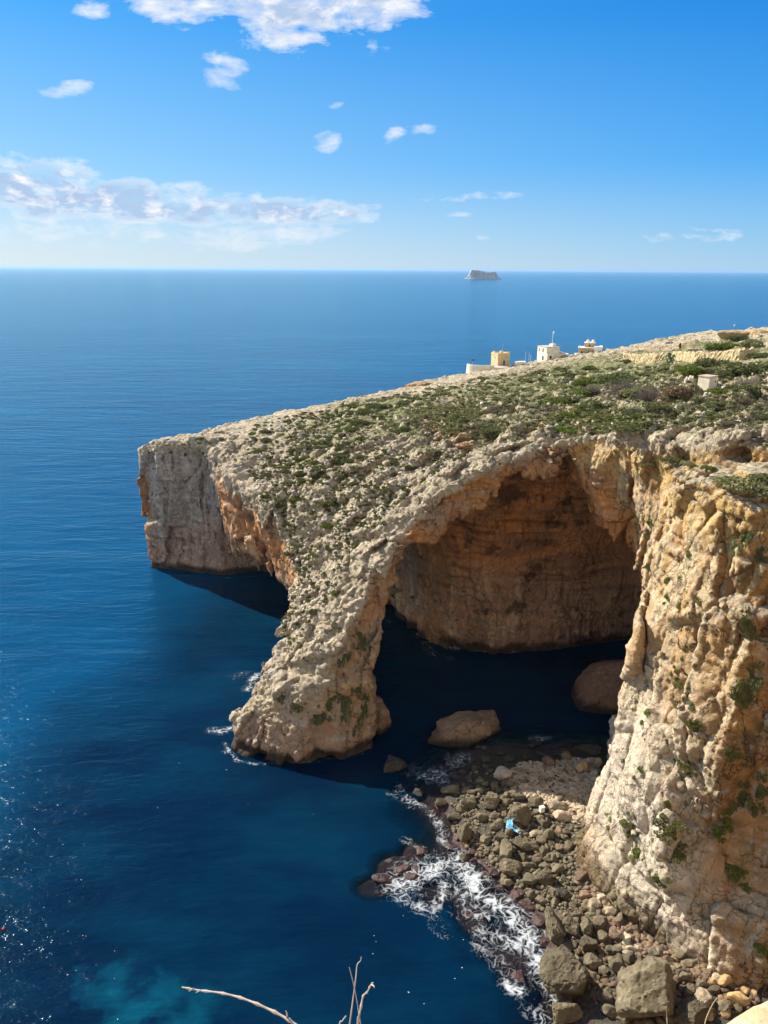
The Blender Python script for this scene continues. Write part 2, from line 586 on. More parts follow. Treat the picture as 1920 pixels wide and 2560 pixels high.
def rock_noise(P, d, T, h, fine=False):
    """displacement added to the distance field (metres) : positive carves"""
    x, y, z = P[:, 0], P[:, 1], P[:, 2]
    depth = T - z                                      # metres below the plateau
    side = sstep(0.8, 3.5, depth)                      # 1 on walls, 0 on the top
    out = np.zeros(len(P), np.float32)
    wq = np.stack([x, y, z], 1)
    warp = gnoise(wq / 5.0)[:, None] * np.array([[1.2, 1.0, 0.8]], np.float32)
    Q = wq + warp
    archz = sstep(98.5, 101.5, y) * sstep(32, 28, x) * sstep(150, 140, y)
    tq = np.stack([x + 0.5 * y, y - 0.3 * x, z * 1.5], 1) + warp
    if not fine:
        # big bulges
        out += side * 1.3 * fbm(Q / np.array([9.0, 9.0, 15.0]), 2)
        # buttress faces : large flat-sided blocks set forward and back
        G1, G2, gid, gf = worley(Q / np.array([5.5, 5.5, 12.0]))
        out += side * (1.5 * (gid - 0.5) + 1.1 * gf + 0.45 * (1 - sstep(0.0, 0.10, G2 - G1))) * (1 - 0.72 * archz)
        # folds and hanging ribs of the cave's back wall
        rib = fbm(np.stack([(x + 0.45 * z) / 3.6, y / 3.6, z / 17], 1) + 8, 2, ridge=True)
        out += -1.7 * rib * sstep(117, 123, y) * sstep(152, 146, y) * sstep(34, 24, z) * sstep(38, 12, x)
        # bedding
        zb = z + 0.05 * x + 0.6 * gnoise(wq / 18.0)
        bed = fbm(np.stack([x / 14, y / 14, zb / 1.6], 1), 3)
        out += side * 0.55 * bed
        lum = fbm(wq / 4.5, 3)
        H3, H4, hid2, hf2 = worley(tq / np.array([7.0, 4.0, 6.0]) + 11)
        out += (1 - side) * (0.8 * lum + (0.9 * (hid2 - 0.5) + 1.2 * hf2 + 0.3 * (1 - sstep(0, .10, H4 - H3))) * sstep(165, 140, y))
        for (hx, hy, hz, rx, ry, rz) in HOLLOWS:
            e = 1 - np.sqrt(((x - hx) / rx) ** 2 + ((y - hy) / ry) ** 2 + ((z - hz) / rz) ** 2)
            out += np.clip(e, 0, 1) * 4.0
        # wave-cut notch just above the sea
        out += 0.5 * np.exp(-((z - 0.7) / 0.8) ** 2)
        return out.astype(np.float32)
    # vertical flutes
    fl = fbm(Q / np.array([2.0, 2.0, 13.0]), 2, ridge=True)
    out += side * (-0.5) * fl * sstep(-0.25, 0.4, gnoise(wq / 15 + 4))
    # angular fractured blocks, in zones ; the top is karst slabs and loose blocks
    zone = sstep(-0.3, 0.4, gnoise(wq / 10.0 + 31))
    W = np.where(side[:, None] > 0.5, Q / np.array([2.0, 2.0, 5.0]), tq / np.array([2.9, 1.9, 2.6]))
    F1, F2, cid, ff = worley(W)
    crack = 1 - sstep(0.0, 0.12, F2 - F1)
    tz = sstep(-0.35, 0.35, gnoise(wq / 9 + 7))
    out += (side * (0.2 + .8 * zone) * (1 - .6 * archz) + (1 - side) * (0.45 + 0.55 * tz)) * (np.where(side > .5, 0.42, 0.2) * crack + 0.40 * (cid - 0.5) + np.where(side > .5, 0.36, 0.62) * ff)
    out += -0.11 * fbm(Q / np.array([1.0, 1.0, 2.4]), 3, ridge=True)
    # thin broken ledges
    lz = gnoise(np.stack([x / 7, y / 7, (z + 0.04 * x + .5 * gnoise(wq / 6)) / 0.95], 1))
    out += side * 0.22 * sstep(-0.1, 0.12, lz) * sstep(-0.2, 0.3, gnoise(wq / 8 + 77))
    return out.astype(np.float32)


def land_normals(V, F):
    a = V[F[:, 2]] - V[F[:, 0]]
    b = V[F[:, 3]] - V[F[:, 1]]
    n = np.cross(a, b)
    N = np.zeros_like(V)
    for k in range(4):
        np.add.at(N, F[:, k], n)
    N /= np.linalg.norm(N, axis=1, keepdims=True) + 1e-9
    return N


# ------------------------------------------------------------------ materials
def new_mat(name):
    m = bpy.data.materials.new(name)
    m.use_nodes = True
    return m, NT(m.node_tree)


def rock_land_mat():
    m, g = new_mat('limestone')
    tc = g.n('ShaderNodeTexCoord').outputs['Object']
    tint = g.n('ShaderNodeAttribute', dict(attribute_name='tint')).outputs[0]
    veg = g.n('ShaderNodeAttribute', dict(attribute_name='veg')).outputs['Fac']
    n1 = g.noise(tc, 0.9, 7, 0.65)
    n2 = g.noise(tc, 4.5, 6, 0.7)
    st = g.noise(g.scaled(tc, (0.55, 0.55, 0.09)), 1.6, 6, 0.65)
    rn = g.n('ShaderNodeTexNoise', dict(noise_type='RIDGED_MULTIFRACTAL'), Vector=tc, Scale=1.1, Detail=8.0, Roughness=0.62, Lacunarity=2.3)
    rdg = rn.outputs[0]
    lay = g.noise(g.scaled(tc, (0.12, 0.12, 1.6)), 1.4, 5, 0.6, 0.6)
    c = g.mix(g.maprange(n1, 0.3, 0.7, 0, 0.9), g.mix(1.0, tint, (0.70, 0.68, 0.66, 1), 'MULTIPLY'), g.mix(1.0, tint, (1.36, 1.32, 1.25, 1), 'MULTIPLY'))
    c = g.mix(g.maprange(st, 0.56, 0.74, 0, 0.55), c, g.mix(1.0, c, (0.62, 0.52, 0.46, 1), 'MULTIPLY'))
    c = g.mix(g.maprange(lay, 0.55, 0.72, 0, 0.4), c, g.mix(1.0, c, (1.25, 0.98, 0.72, 1), 'MULTIPLY'))
    # pits and lichen specks, then shade painted into the ridge hollows
    c = g.mix(g.maprange(n2, 0.60, 0.72, 0, 0.65), c, g.mix(1.0, c, (0.34, 0.33, 0.33, 1), 'MULTIPLY'))
    c = g.mix(g.maprange(rdg, 0.25, 0.75, 0.5, 0.0), c, g.mix(1.0, c, (0.62, 0.57, 0.52, 1), 'MULTIPLY'))
    vc = g.n('ShaderNodeTexVoronoi', dict(feature='DISTANCE_TO_EDGE'), Vector=g.n('ShaderNodeVectorMath', dict(operation='MULTIPLY_ADD'), i0=g.n('ShaderNodeTexNoise', Vector=tc, Scale=1.2, Detail=3.0).outputs[1], i1=(1.1, 1.1, 1.1), i2=tc).outputs[0], Scale=0.55)
    crack = g.math('MULTIPLY', g.maprange(vc.outputs[0], 0.0, 0.035, 1, 0), g.maprange(n1, 0.45, 0.6, 0, 0.7))
    c = g.mix(crack, c, g.mix(1.0, c, (0.28, 0.25, 0.23, 1), 'MULTIPLY'))
    v2 = g.n('ShaderNodeTexVoronoi', dict(feature='DISTANCE_TO_EDGE'), Vector=g.n('ShaderNodeVectorMath', dict(operation='MULTIPLY_ADD'), i0=g.n('ShaderNodeTexNoise', Vector=tc, Scale=0.7, Detail=4.0).outputs[1], i1=(2.6, 2.6, 2.0), i2=g.scaled(tc, (1.0, 1.0, 0.42))).outputs[0], Scale=0.42)
    ck2 = g.math('MULTIPLY', g.maprange(v2.outputs[0], 0.0, 0.028, 1, 0), g.maprange(g.noise(tc, 0.22, 3, 0.6), 0.42, 0.56, 0, 0.85))
    c = g.mix(ck2, c, g.mix(1.0, c, (0.22, 0.18, 0.15, 1), 'MULTIPLY'))
    # little black-green rosettes rooted in the wall
    sv = g.n('ShaderNodeTexVoronoi', dict(feature='F1'), Vector=g.scaled(tc, (1, 1, .8)), Scale=0.95)
    sp = g.math('SUBTRACT', g.math('ADD', g.math('MULTIPLY', g.n('ShaderNodeSeparateColor', Color=sv.outputs['Color']).outputs[0], 0.34), g.math('MULTIPLY', n1, 0.5)), g.math('ADD', sv.outputs['Distance'], 0.20))
    sp = g.math('MULTIPLY', g.maprange(sp, 0.0, 0.04), g.maprange(g.n('ShaderNodeAttribute', dict(attribute_name='spot')).outputs['Fac'], 0.2, 0.5))
    sp = g.math('MULTIPLY', sp, g.maprange(g.noise(tc, 0.16, 3, 0.6), 0.46, 0.56))
    c = g.mix(g.math('MULTIPLY', sp, 0.9), c, (0.05, 0.052, 0.03, 1))
    # thin soil and grass
    nv = g.noise(tc, 0.8, 8, 0.72)
    vm = g.math('MULTIPLY', g.maprange(g.math('ADD', nv, g.math('MULTIPLY', veg, 0.42)), 0.66, 0.76), 0.92)
    grass = g.ramp(g.noise(tc, 0.35, 5, 0.7), [(0.32, (0.09, 0.105, 0.04)), (0.48, (0.15, 0.165, 0.06)), (0.6, (0.25, 0.225, 0.10)), (0.72, (0.36, 0.27, 0.16))])
    c = g.mix(vm, c, grass)
    b1 = g.n('ShaderNodeBump', Strength=1.0, Distance=0.65, Height=g.math('ADD', n1, g.math('MULTIPLY', g.math('ADD', crack, ck2), -0.35)))
    b3 = g.n('ShaderNodeBump', Strength=1.0, Distance=0.42, Height=rdg, Normal=b1.outputs[0])
    b2 = g.n('ShaderNodeBump', Strength=0.9, Distance=0.30, Height=n2, Normal=b3.outputs[0])
    p = g.n('ShaderNodeBsdfPrincipled', Base_Color=c, Roughness=0.92, Normal=b2.outputs[0])
    p.inputs['Specular IOR Level'].default_value = 0.15
    out = g.n('ShaderNodeOutputMaterial')
    g.t.links.new(p.outputs[0], out.inputs[0])
    return m


LAND_MAT = rock_land_mat()


def gauss(a, b):
    return np.exp(-(a / b) ** 2)


def land_colour(V, N, T):
    x, y, z = V[:, 0], V[:, 1], V[:, 2]
    P = V.astype(np.float32)
    dep = T - z
    side = np.clip(sstep(0.6, 2.6, dep) * sstep(0.9, 0.35, N[:, 2]), 0, 1)
    lipz = sstep(110.5, 108.5, y) * sstep(31, 29, x) * sstep(99, 101, y)
    side = np.maximum(side, lipz * sstep(0.5, 1.5, dep) * sstep(0.97, 0.8, N[:, 2]))
    n8 = fbm(P / 8.0, 4)
    n3 = fbm(P / 2.6 + 9, 4)
    ns = fbm(P / np.array([2.2, 2.2, 16.0]) + 3, 4)
    nb = fbm(P / np.array([12.0, 12.0, 2.2]) + 5, 3)

    def C(*c):
        return np.array([c], dtype=np.float64)

    def mixc(a, b, w):
        return a + (b - a) * np.clip(w, 0, 1)[:, None]
    top = mixc(C(.56, .49, .36), C(.66, .60, .48), 0.5 + n3)
    top = mixc(top, C(.42, .35, .24), sstep(0.1, 0.5, n8) * 0.6)
    top = mixc(top, C(.36, .34, .31), sstep(0.1, 0.5, n3) * 0.5)
    # cave and under-arch rock
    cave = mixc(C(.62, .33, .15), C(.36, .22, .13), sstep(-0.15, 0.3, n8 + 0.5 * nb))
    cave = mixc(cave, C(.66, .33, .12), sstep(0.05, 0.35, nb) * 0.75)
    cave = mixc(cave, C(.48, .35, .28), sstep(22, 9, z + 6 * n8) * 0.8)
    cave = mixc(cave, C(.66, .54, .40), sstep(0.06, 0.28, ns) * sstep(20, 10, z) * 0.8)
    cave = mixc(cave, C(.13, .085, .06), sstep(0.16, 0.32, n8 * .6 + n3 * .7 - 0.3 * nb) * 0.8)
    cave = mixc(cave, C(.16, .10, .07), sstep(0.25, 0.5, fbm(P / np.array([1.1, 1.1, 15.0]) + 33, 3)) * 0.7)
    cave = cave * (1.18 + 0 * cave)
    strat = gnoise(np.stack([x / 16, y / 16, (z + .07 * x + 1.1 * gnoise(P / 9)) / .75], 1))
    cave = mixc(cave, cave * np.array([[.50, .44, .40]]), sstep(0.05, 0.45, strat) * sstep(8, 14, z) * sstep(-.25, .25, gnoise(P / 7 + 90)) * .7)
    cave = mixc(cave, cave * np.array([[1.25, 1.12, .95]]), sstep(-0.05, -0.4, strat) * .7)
    # arch lip and buttress face
    lip = mixc(C(.56, .30, .12), C(.47, .30, .17), sstep(-0.3, 0.3, n8))
    lip = mixc(lip, C(.40, .33, .27), sstep(0.05, 0.35, n3) * 0.7)
    leg = mixc(C(.54, .41, .28), C(.62, .40, .20), sstep(-0.1, 0.35, ns))
    leg = mixc(leg, C(.44, .37, .31), sstep(0.0, 0.35, n3) * 0.8)
    leg = mixc(leg, C(.52, .37, .29), sstep(8, 3, z) * 0.7)
    # right cliff
    rc = mixc(C(.76, .62, .40), C(.84, .77, .65), sstep(32, 12, z + 6 * n8))
    rc = mixc(rc, C(.60, .34, .12), sstep(-0.12, 0.25, ns) * sstep(14, 34, z + 5 * n8) * 0.75)
    rc = mixc(rc, C(.26, .17, .11), sstep(0.2, 0.36, fbm(P / np.array([1.6, 1.6, 4.5]) + 40, 3)) * 0.6)
    rc = mixc(rc, C(.66, .46, .17), sstep(38, 44, z) * 0.8)
    rc = mixc(rc, C(.46, .37, .30), sstep(0.08, 0.4, n3) * 0.5)
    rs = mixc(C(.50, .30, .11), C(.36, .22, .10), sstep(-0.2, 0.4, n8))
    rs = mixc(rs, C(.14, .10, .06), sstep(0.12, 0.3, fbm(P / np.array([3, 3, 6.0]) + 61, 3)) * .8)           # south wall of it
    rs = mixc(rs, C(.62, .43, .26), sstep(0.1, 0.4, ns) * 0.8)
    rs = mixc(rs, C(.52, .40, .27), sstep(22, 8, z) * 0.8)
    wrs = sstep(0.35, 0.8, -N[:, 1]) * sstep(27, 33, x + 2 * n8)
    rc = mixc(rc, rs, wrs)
    # headland wall
    hd = mixc(C(.56, .51, .46), C(.42, .38, .35), sstep(-0.25, 0.3, ns))
    hd = mixc(hd, C(.54, .39, .32), sstep(17, 8, z + 5 * n8 - 0.25 * (x + 38)) * 0.85)
    hd = mixc(hd, C(.13, .12, .115), sstep(0.22, 0.42, fbm(P / np.array([1.3, 1.3, 9.0]) + 21, 3)) * sstep(8, 20, z) * 0.8)
    hd = mixc(hd, C(.56, .30, .15), sstep(-49.5, -54.0, x + 2 * n3) * sstep(24, 20, z) * 0.9)
    hd = mixc(hd, C(.48, .25, .13), sstep(-36, -31, x + 3 * n8) * sstep(16, 22, z) * 0.75)
    w_head = sstep(140, 148, y) * sstep(-14, -24, x)
    w_right = sstep(99.5, 96.5, y) * sstep(20, 26, x)
    w_right = np.maximum(w_right, sstep(24.5, 28, x) * sstep(38, 40.5, z) * sstep(110, 106, y))
    inside = sstep(0.5, 3.5, -poly_sdf(VOID, x, y))
    front = sstep(-0.15, 0.35, -N[:, 1]) * sstep(-0.45, -0.05, N[:, 2]) * sstep(110, 104, y)
    w_leg = sstep(22, 15, z) * sstep(8, 2, x) * sstep(112, 106, y)
    w_lip = sstep(109.5, 105.5, y) * (1 - w_leg) * sstep(30, 24, x)
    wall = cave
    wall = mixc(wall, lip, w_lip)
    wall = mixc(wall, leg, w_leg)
    wall = mixc(wall, hd, w_head)
    wall = mixc(wall, rc, w_right)
    far = sstep(170, 185, y)
    wall = mixc(wall, C(.58, .44, .26), far)
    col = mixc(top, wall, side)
    # wet, weed-dark band along the waterline
    band = sstep(2.1, 0.7, z + 0.8 * n3 + 0.3 * np.sin(x))
    band_r = np.where((y < 92) & (x > 20), sstep(2.6, 1.0, z + 1.2 * n3) * 0.6, band)
    col = mixc(col, C(.045, .036, .026), band_r * 0.9)
    col = mixc(col, C(.17, .135, .07), sstep(5.2, 2.4, z + 2.0 * n3) * sstep(82, 77, y) * sstep(31, 27, x) * .85)
    # bare orange earth of the footpath
    pw = np.zeros(len(x))
    for cx, cy in PATHPTS:
        pw = np.maximum(pw, gauss(np.hypot(x - cx, y - cy), 1.7))
    pw = pw * sstep(-.3, .3, n3 + .2)
    col = mixc(col, C(.56, .32, .15), pw)
    # greening of the plateau
    veg = (1 - side) * sstep(0.55, 0.85, N[:, 2])
    patch = fbm(np.stack([x / 26, y / 26, np.zeros(len(x))], 1), 3)
    gz = np.zeros(len(x))
    for (cx, cy, r, a) in VEGSPOTS:
        gz = np.maximum(gz, a * gauss(np.hypot(x - cx, (y - cy) * 0.6), r))
    veg = veg * np.clip(0.30 + 0.6 * patch + gz, 0, 1)
    veg *= 1 - pw
    veg *= 1 - 0.45 * sstep(125, 100, y) * sstep(20, -5, x)
    spot = side * np.clip(w_head * sstep(5, 10, z) + 0.9 * w_leg * (1 - w_right) * sstep(4, 7, z) + .35 * w_lip + .25 * wrs * w_right, 0, 1)
    return col.clip(0.01, 0.9), veg, spot


VEGSPOTS = []
PATHPTS = []
for (px, py, r, a) in [(1080, 1040, 14, .8), (1180, 1060, 12, .7), (950, 1010, 12, .5), (1330, 1010, 18, .7), (1480, 960, 22, .8), (1600, 1000, 18, .7), (1750, 950, 22, .8), (1880, 960, 14, .7),
                       (1720, 900, 24, .6), (1480, 920, 20, .6), (880, 1060, 9, .8), (820, 1120, 8, .6), (1200, 980, 14, .5), (1850, 890, 20, .6), (1560, 890, 20, .6)]:
    d = raydir(px, py)
    t = 120.0
    for _ in range(30):
        pp = np.array([0, 0, CAM_H]) + d * t
        gap = pp[2] - float(top_h(np.array([pp[0]]), np.array([pp[1]]))[0])
        t += gap / max(0.12, -d[2]) * 0.6
    VEGSPOTS.append((pp[0], pp[1], r, a))


for (px, py) in [(1055, 1050), (1068, 1058), (1082, 1068), (1096, 1078), (1112, 1088), (1128, 1098), (1142, 1108), (1156, 1114), (1170, 1118), (1340, 1078), (1370, 1066), (1400, 1056), (1430, 1048)]:
    d = raydir(px, py)
    t = 90.0
    for _ in range(60):
        pp = np.array([0, 0, CAM_H]) + d * t
        gap = pp[2] - float(top_h(np.array([pp[0]]), np.array([pp[1]]))[0])
        t += gap / max(0.12, -d[2]) * 0.5
    PATHPTS.append((pp[0], pp[1]))


def build_land():
    Vs, Fs = [], []
    off = 0
    Ts = []
    import time
    t0 = time.time()
    for (x0, x1, y0, y1, z0, z1, h) in ((-27.0, 62.0, 50.0, 128.16, -3.0, 53.0, NEAR_H), (-60.0, 62.0, 128.0, 162.0, -3.0, 52.0, MID_H), (-60.0, 125.0, 161.8, 309.0, -3.0, 58.0, FAR_H), (61.8, 105.0, 80.0, 162.2, 30.0, 64.0, FAR_H)):
        b = Block(x0, x1, y0, y1, z0, z1, h)
        V, F = b.mesh()
        print('block', h, len(V), len(F), round(time.time() - t0, 1))
        Vs.append(V)
        Fs.append(F + off)
        off += len(V)
    V = np.concatenate(Vs)
    F = np.concatenate(Fs)
    T = top_h(V[:, 0], V[:, 1])
    N = land_normals(V, F)
    P = V.astype(np.float32)
    # fine relief along the normal
    side = sstep(0.8, 3.0, T - V[:, 2])
    zone = sstep(-0.3, 0.4, gnoise(P / 6.0 + 3))
    F1, F2, cid, ff = worley(P / np.array([0.95, 0.75, 0.85]))
    fine = 0.15 * fbm(P / 0.8, 3, ridge=True) * (0.45 + 0.55 * zone) + 0.10 * fbm(P / np.array([0.6, 0.6, 2.6]), 2, ridge=True) * side
    fine *= 1 - .45 * side
    fine += (0.34 * ff + 0.14 * (cid - .5)) * (1 - .68 * side)
    fine += 0.13 * fbm(P / np.array([.42, .42, .6]), 2, ridge=True) * side * sstep(96, 92, V[:, 1]) * sstep(-0.1, 0.3, gnoise(P / 4.0 + 60))
    fine *= sstep(0.1, 0.8, V[:, 2]) * .5 + .5
    V = V + N * fine[:, None]
    N = land_normals(V, F)
    col, veg, spot = land_colour(V, N, T)
    o = mesh_np('headland', V, F, LAND_MAT, attrs={'tint': col, 'veg': veg, 'spot': spot})
    tag(o, kind='structure')
    print('land', len(V), round(time.time() - t0, 1))
    return o


NEAR_H, MID_H, FAR_H = 0.21, 0.32, 0.55
LAND = build_land()
DG = bpy.context.evaluated_depsgraph_get()


def hit(px, py, obj=None):
    """where the sight line of a photo pixel meets the land"""
    o = obj or LAND
    d = Vector(raydir(px, py)).normalized()
    ok, loc, nor, _ = o.ray_cast(Vector((0, 0, CAM_H)), d, distance=2000)
    return (np.array(loc), np.array(nor)) if ok else (None, None)


# ------------------------------------------------------------------ beach and sea bed
BEACH = [PZ(*p)[:2] for p in [(1500, 1868), (1440, 1862), (1380, 1872), (1300, 1868), (1230, 1862), (1160, 1872), (1170, 1900), (1130, 1925), (1120, 1965), (1085, 1985), (1075, 2015), (1105, 2040), (1125, 2075), (1120, 2110), (1150, 2135), (1190, 2165), (1225, 2200), (1265, 2230), (1310, 2280),
                              (1345, 2330), (1350, 2380), (1385, 2430), (1400, 2480), (1415, 2560)]] + [np.array([17.5, 44.0]), np.array([15.0, 30.0]), np.array([60.0, 20.0]), np.array([60.0, 100.0])]


def beach_h(X, Y):
    d = poly_sdf(BEACH, X, Y)
    land = np.clip(-d, 0, None)
    sea = np.clip(d, 0, None)
    h = 1.9 * (1 - np.exp(-land / 5.5)) + 0.02 * land - 0.2
    n = fbm(np.stack([X.ravel() / 3.2, Y.ravel() / 3.2, np.zeros(X.size)], 1), 4).reshape(X.shape)
    n2 = fbm(np.stack([X.ravel() / 11, Y.ravel() / 11, np.full(X.size, 3.0)], 1), 3).reshape(X.shape)
    # shelf of weedy rock, then deeper
    depth = 0.2 + 1.1 * sstep(0, 3.5, sea) + 9.0 * sstep(2, 12, sea + 1.5 * n2) + 24 * sstep(9, 34, sea)
    z = np.where(d < 0, h + 0.15 * n, -depth + n * (0.5 + 0.07 * sea.clip(0, 20)) + n2 * 0.9 * sstep(2, 8, sea))
    # weedy reef standing off the beach
    for (px, py, rx, ry, hh) in ((1000, 2175, 3.4, 3.0, -0.05), (940, 2215, 2.6, 1.8, -0.35), (1040, 2130, 1.8, 2.0, -0.1), (1180, 2280, 2.2, 3.4, -0.25), (1290, 2420, 2.2, 2.6, -0.2), (1100, 2230, 2.6, 2.0, -0.4), (1240, 2360, 2.4, 2.6, -0.4)):
        c = PZ(px, py)
        e = sstep(1.75, 0.75, np.hypot((X - c[0]) / rx, (Y - c[1]) / ry) + 0.35 * n)
        z = np.maximum(z, -9 * (1 - e) + hh * 1 + 0.45 * n)
    return z


def seabed_mat():
    m, g = new_mat('sea_bed_rock')
    tc = g.n('ShaderNodeTexCoord').outputs['Object']
    n1 = g.noise(tc, 0.5, 6, 0.65)
    n2 = g.noise(tc, 2.6, 6, 0.7)
    dep = g.n('ShaderNodeAttribute', dict(attribute_name='level')).outputs['Fac']
    weed = g.ramp(n2, [(0.3, (0.015, 0.008, 0.008)), (0.5, (0.05, 0.022, 0.02)), (0.62, (0.09, 0.045, 0.036)), (0.75, (0.15, 0.11, 0.065))])
    stone = g.ramp(n2, [(0.3, (0.012, 0.010, 0.007)), (0.5, (0.04, 0.033, 0.02)), (0.7, (0.10, 0.085, 0.045))])
    deep = g.ramp(n1, [(0.35, (0.02, 0.05, 0.045)), (0.5, (0.06, 0.13, 0.11)), (0.62, (0.20, 0.26, 0.2)), (0.75, (0.3, 0.34, 0.25))])
    lo = g.maprange(g.math('ADD', dep, g.math('MULTIPLY', n1, 0.9)), 0.55, 0.95)
    c = g.mix(lo, weed, stone)
    c = g.mix(g.maprange(dep, -2.6, -1.2, 1, 0), c, deep)
    b = g.n('ShaderNodeBump', Strength=0.9, Distance=0.25, Height=n2)
    p = g.n('ShaderNodeBsdfPrincipled', Base_Color=c, Roughness=0.75, Normal=b.outputs[0])
    out = g.n('ShaderNodeOutputMaterial')
    g.t.links.new(p.outputs[0], out.inputs[0])
    return m


def grid_mesh(xs, ys):
    X, Y = np.meshgrid(xs, ys, indexing='ij')
    nx, ny = X.shape
    idx = np.arange(nx * ny).reshape(nx, ny)
    F = np.stack([idx[:-1, :-1].ravel(), idx[1:, :-1].ravel(), idx[1:, 1:].ravel(), idx[:-1, 1:].ravel()], 1)
    return X, Y, F


def build_bed():
    X, Y, F = grid_mesh(np.arange(-70, 62, 0.4), np.arange(22, 125, 0.4))
    Z = beach_h(X, Y)
    V = np.stack([X.ravel(), Y.ravel(), Z.ravel()], 1)
    o = mesh_np('sea_bed', V, F, seabed_mat(), attrs={'level': Z.ravel()})
    tag(o, kind='structure')
    return o


BED = build_bed()


# ------------------------------------------------------------------ sea
def sea_mat():
    m, g = new_mat('sea_water')
    geo = g.n('ShaderNodeNewGeometry').outputs['Position']
    dep = g.n('ShaderNodeAttribute', dict(attribute_name='depth')).outputs['Fac']
    # body colour of deep water with soft pale and dark patches
    big = g.noise(geo, 0.012, 4, 0.6)
    mid = g.noise(g.scaled(geo, (0.6, 1.0, 1.0)), 0.09, 5, 0.6)
    body = g.mix(g.maprange(big, 0.35, 0.65), (0.0005, 0.034, 0.090, 1), (0.0007, 0.050, 0.120, 1))
    body = g.mix(g.maprange(mid, 0.45, 0.75, 0, 0.35), body, (0.001, 0.066, 0.16, 1))
    strk = g.noise(g.scaled(geo, (0.0035, 0.016, 1.0), (0, 0, -0.25)), 1.0, 6, 0.62, 0.8)
    body = g.mix(g.maprange(strk, 0.5, 0.68, 0, 0.55), body, (0.004, 0.095, 0.19, 1))
    shal_shade = g.maprange(g.math('ADD', dep, g.maprange(big, 0.3, 0.7, -5, 5)), 9.0, 31.0, 0.95, 0)
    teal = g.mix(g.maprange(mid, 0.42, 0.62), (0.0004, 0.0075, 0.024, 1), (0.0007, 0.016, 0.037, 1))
    body = g.mix(shal_shade, body, teal)
    sand = g.n('ShaderNodeAttribute', dict(attribute_name='sand')).outputs['Fac']
    sm = g.maprange(g.math('ADD', g.noise(geo, 0.35, 5, 0.6), g.math('MULTIPLY', sand, 0.5)), 0.72, 1.08)
    body = g.mix(sm, body, (0.0014, 0.050, 0.088, 1))
    # waves
    w1 = g.noise(g.scaled(geo, (0.10, 0.32, 1.0), (0, 0, 0.35)), 1.0, 3, 0.5)
    w2 = g.noise(g.scaled(geo, (0.5, 1.1, 1.0), (0, 0, 0.25)), 1.0, 4, 0.6, 0.3)
    w3 = g.noise(g.scaled(geo, (2.0, 3.6, 1.0), (0, 0, 0.1)), 1.0, 3, 0.6, 0.2)
    w0 = g.noise(g.scaled(geo, (0.022, 0.07, 1.0), (0, 0, -0.2)), 1.0, 4, 0.6, 0.4)
    b0 = g.n('ShaderNodeBump', Strength=0.5, Distance=1.5, Height=w0)
    b1 = g.n('ShaderNodeBump', Strength=0.5, Distance=0.6, Height=w1, Normal=b0.outputs[0])
    b2 = g.n('ShaderNodeBump', Strength=0.5, Distance=0.27, Height=w2, Normal=b1.outputs[0])
    b3 = g.n('ShaderNodeBump', Strength=0.5, Distance=0.085, Height=w3, Normal=b2.outputs[0])
    nrm = b3.outputs[0]
    diff = g.n('ShaderNodeBsdfDiffuse', Color=body, Normal=b2.outputs[0])
    tint = g.ramp(g.maprange(dep, 0.0, 4.0), [(0.0, (0.95, 0.97, 0.97)), (0.4, (0.30, 0.42, 0.45)), (1.0, (0.02, 0.10, 0.13))])
    clear = g.n('ShaderNodeBsdfTransparent', Color=tint)
    see = g.maprange(dep, 0.05, 5.0, 1, 0)
    under = g.n('ShaderNodeMixShader', i0=see, i1=diff.outputs[0], i2=clear.outputs[0])
    gl = g.n('ShaderNodeBsdfGlossy', Color=(0.58, 0.86, 0.97, 1), Roughness=0.13, Normal=nrm)
    fr = g.n('ShaderNodeFresnel', IOR=1.333, Normal=nrm)
    ms = g.n('ShaderNodeMixShader', i0=g.math('MULTIPLY', fr.outputs[0], 0.78), i1=under.outputs[0], i2=gl.outputs[0])
    out = g.n('ShaderNodeOutputMaterial')
    g.t.links.new(ms.outputs[0], out.inputs[0])
    return m


SANDS = [PZ(*p)[:2] for p in ((330, 2530), (400, 2500), (480, 2540), (300, 2590), (270, 2470))]


def build_sea():
    def axis(a, b, h, far, g=1.35):
        c = list(np.arange(a, b + h, h))
        s, x = h, c[-1]
        hi = []
        while x < far:
            s *= g
            x += s
            hi.append(x)
        s, x = h, c[0]
        lo = []
        while x > -far:
            s *= g
            x -= s
            lo.append(x)
        return np.array(lo[::-1] + c + hi)
    X, Y, F = grid_mesh(axis(-60, 60, 0.8, 70000), axis(25, 130, 0.8, 70000))
    D = np.full(X.shape, 40.0)
    m = (X > -68) & (X < 60) & (Y > 24) & (Y < 123)
    D[m] = -beach_h(X[m][:, None], Y[m][:, None])[:, 0]
    edge = sstep(26, 0, np.minimum(np.minimum(X + 66, 59 - X + 30), np.minimum(Y - 10, 121 - Y)))
    D = np.where(m, D * (1 - edge) + 40 * edge, D)
    S = np.zeros(X.shape)
    for c in SANDS:
        S = np.maximum(S, gauss(np.hypot(X - c[0], Y - c[1]), 3.6))
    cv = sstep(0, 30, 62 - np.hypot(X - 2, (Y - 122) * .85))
    D = np.where(D < 10, D, D * (1 - cv) + np.minimum(D, 11.5) * cv)  # lowered depth darkens bay and cave water: shade put into the colour
    V = np.stack([X.ravel(), Y.ravel(), np.zeros(X.size)], 1)
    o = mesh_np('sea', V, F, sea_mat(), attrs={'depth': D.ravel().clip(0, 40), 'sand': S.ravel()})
    tag(o, kind='structure')


build_sea()


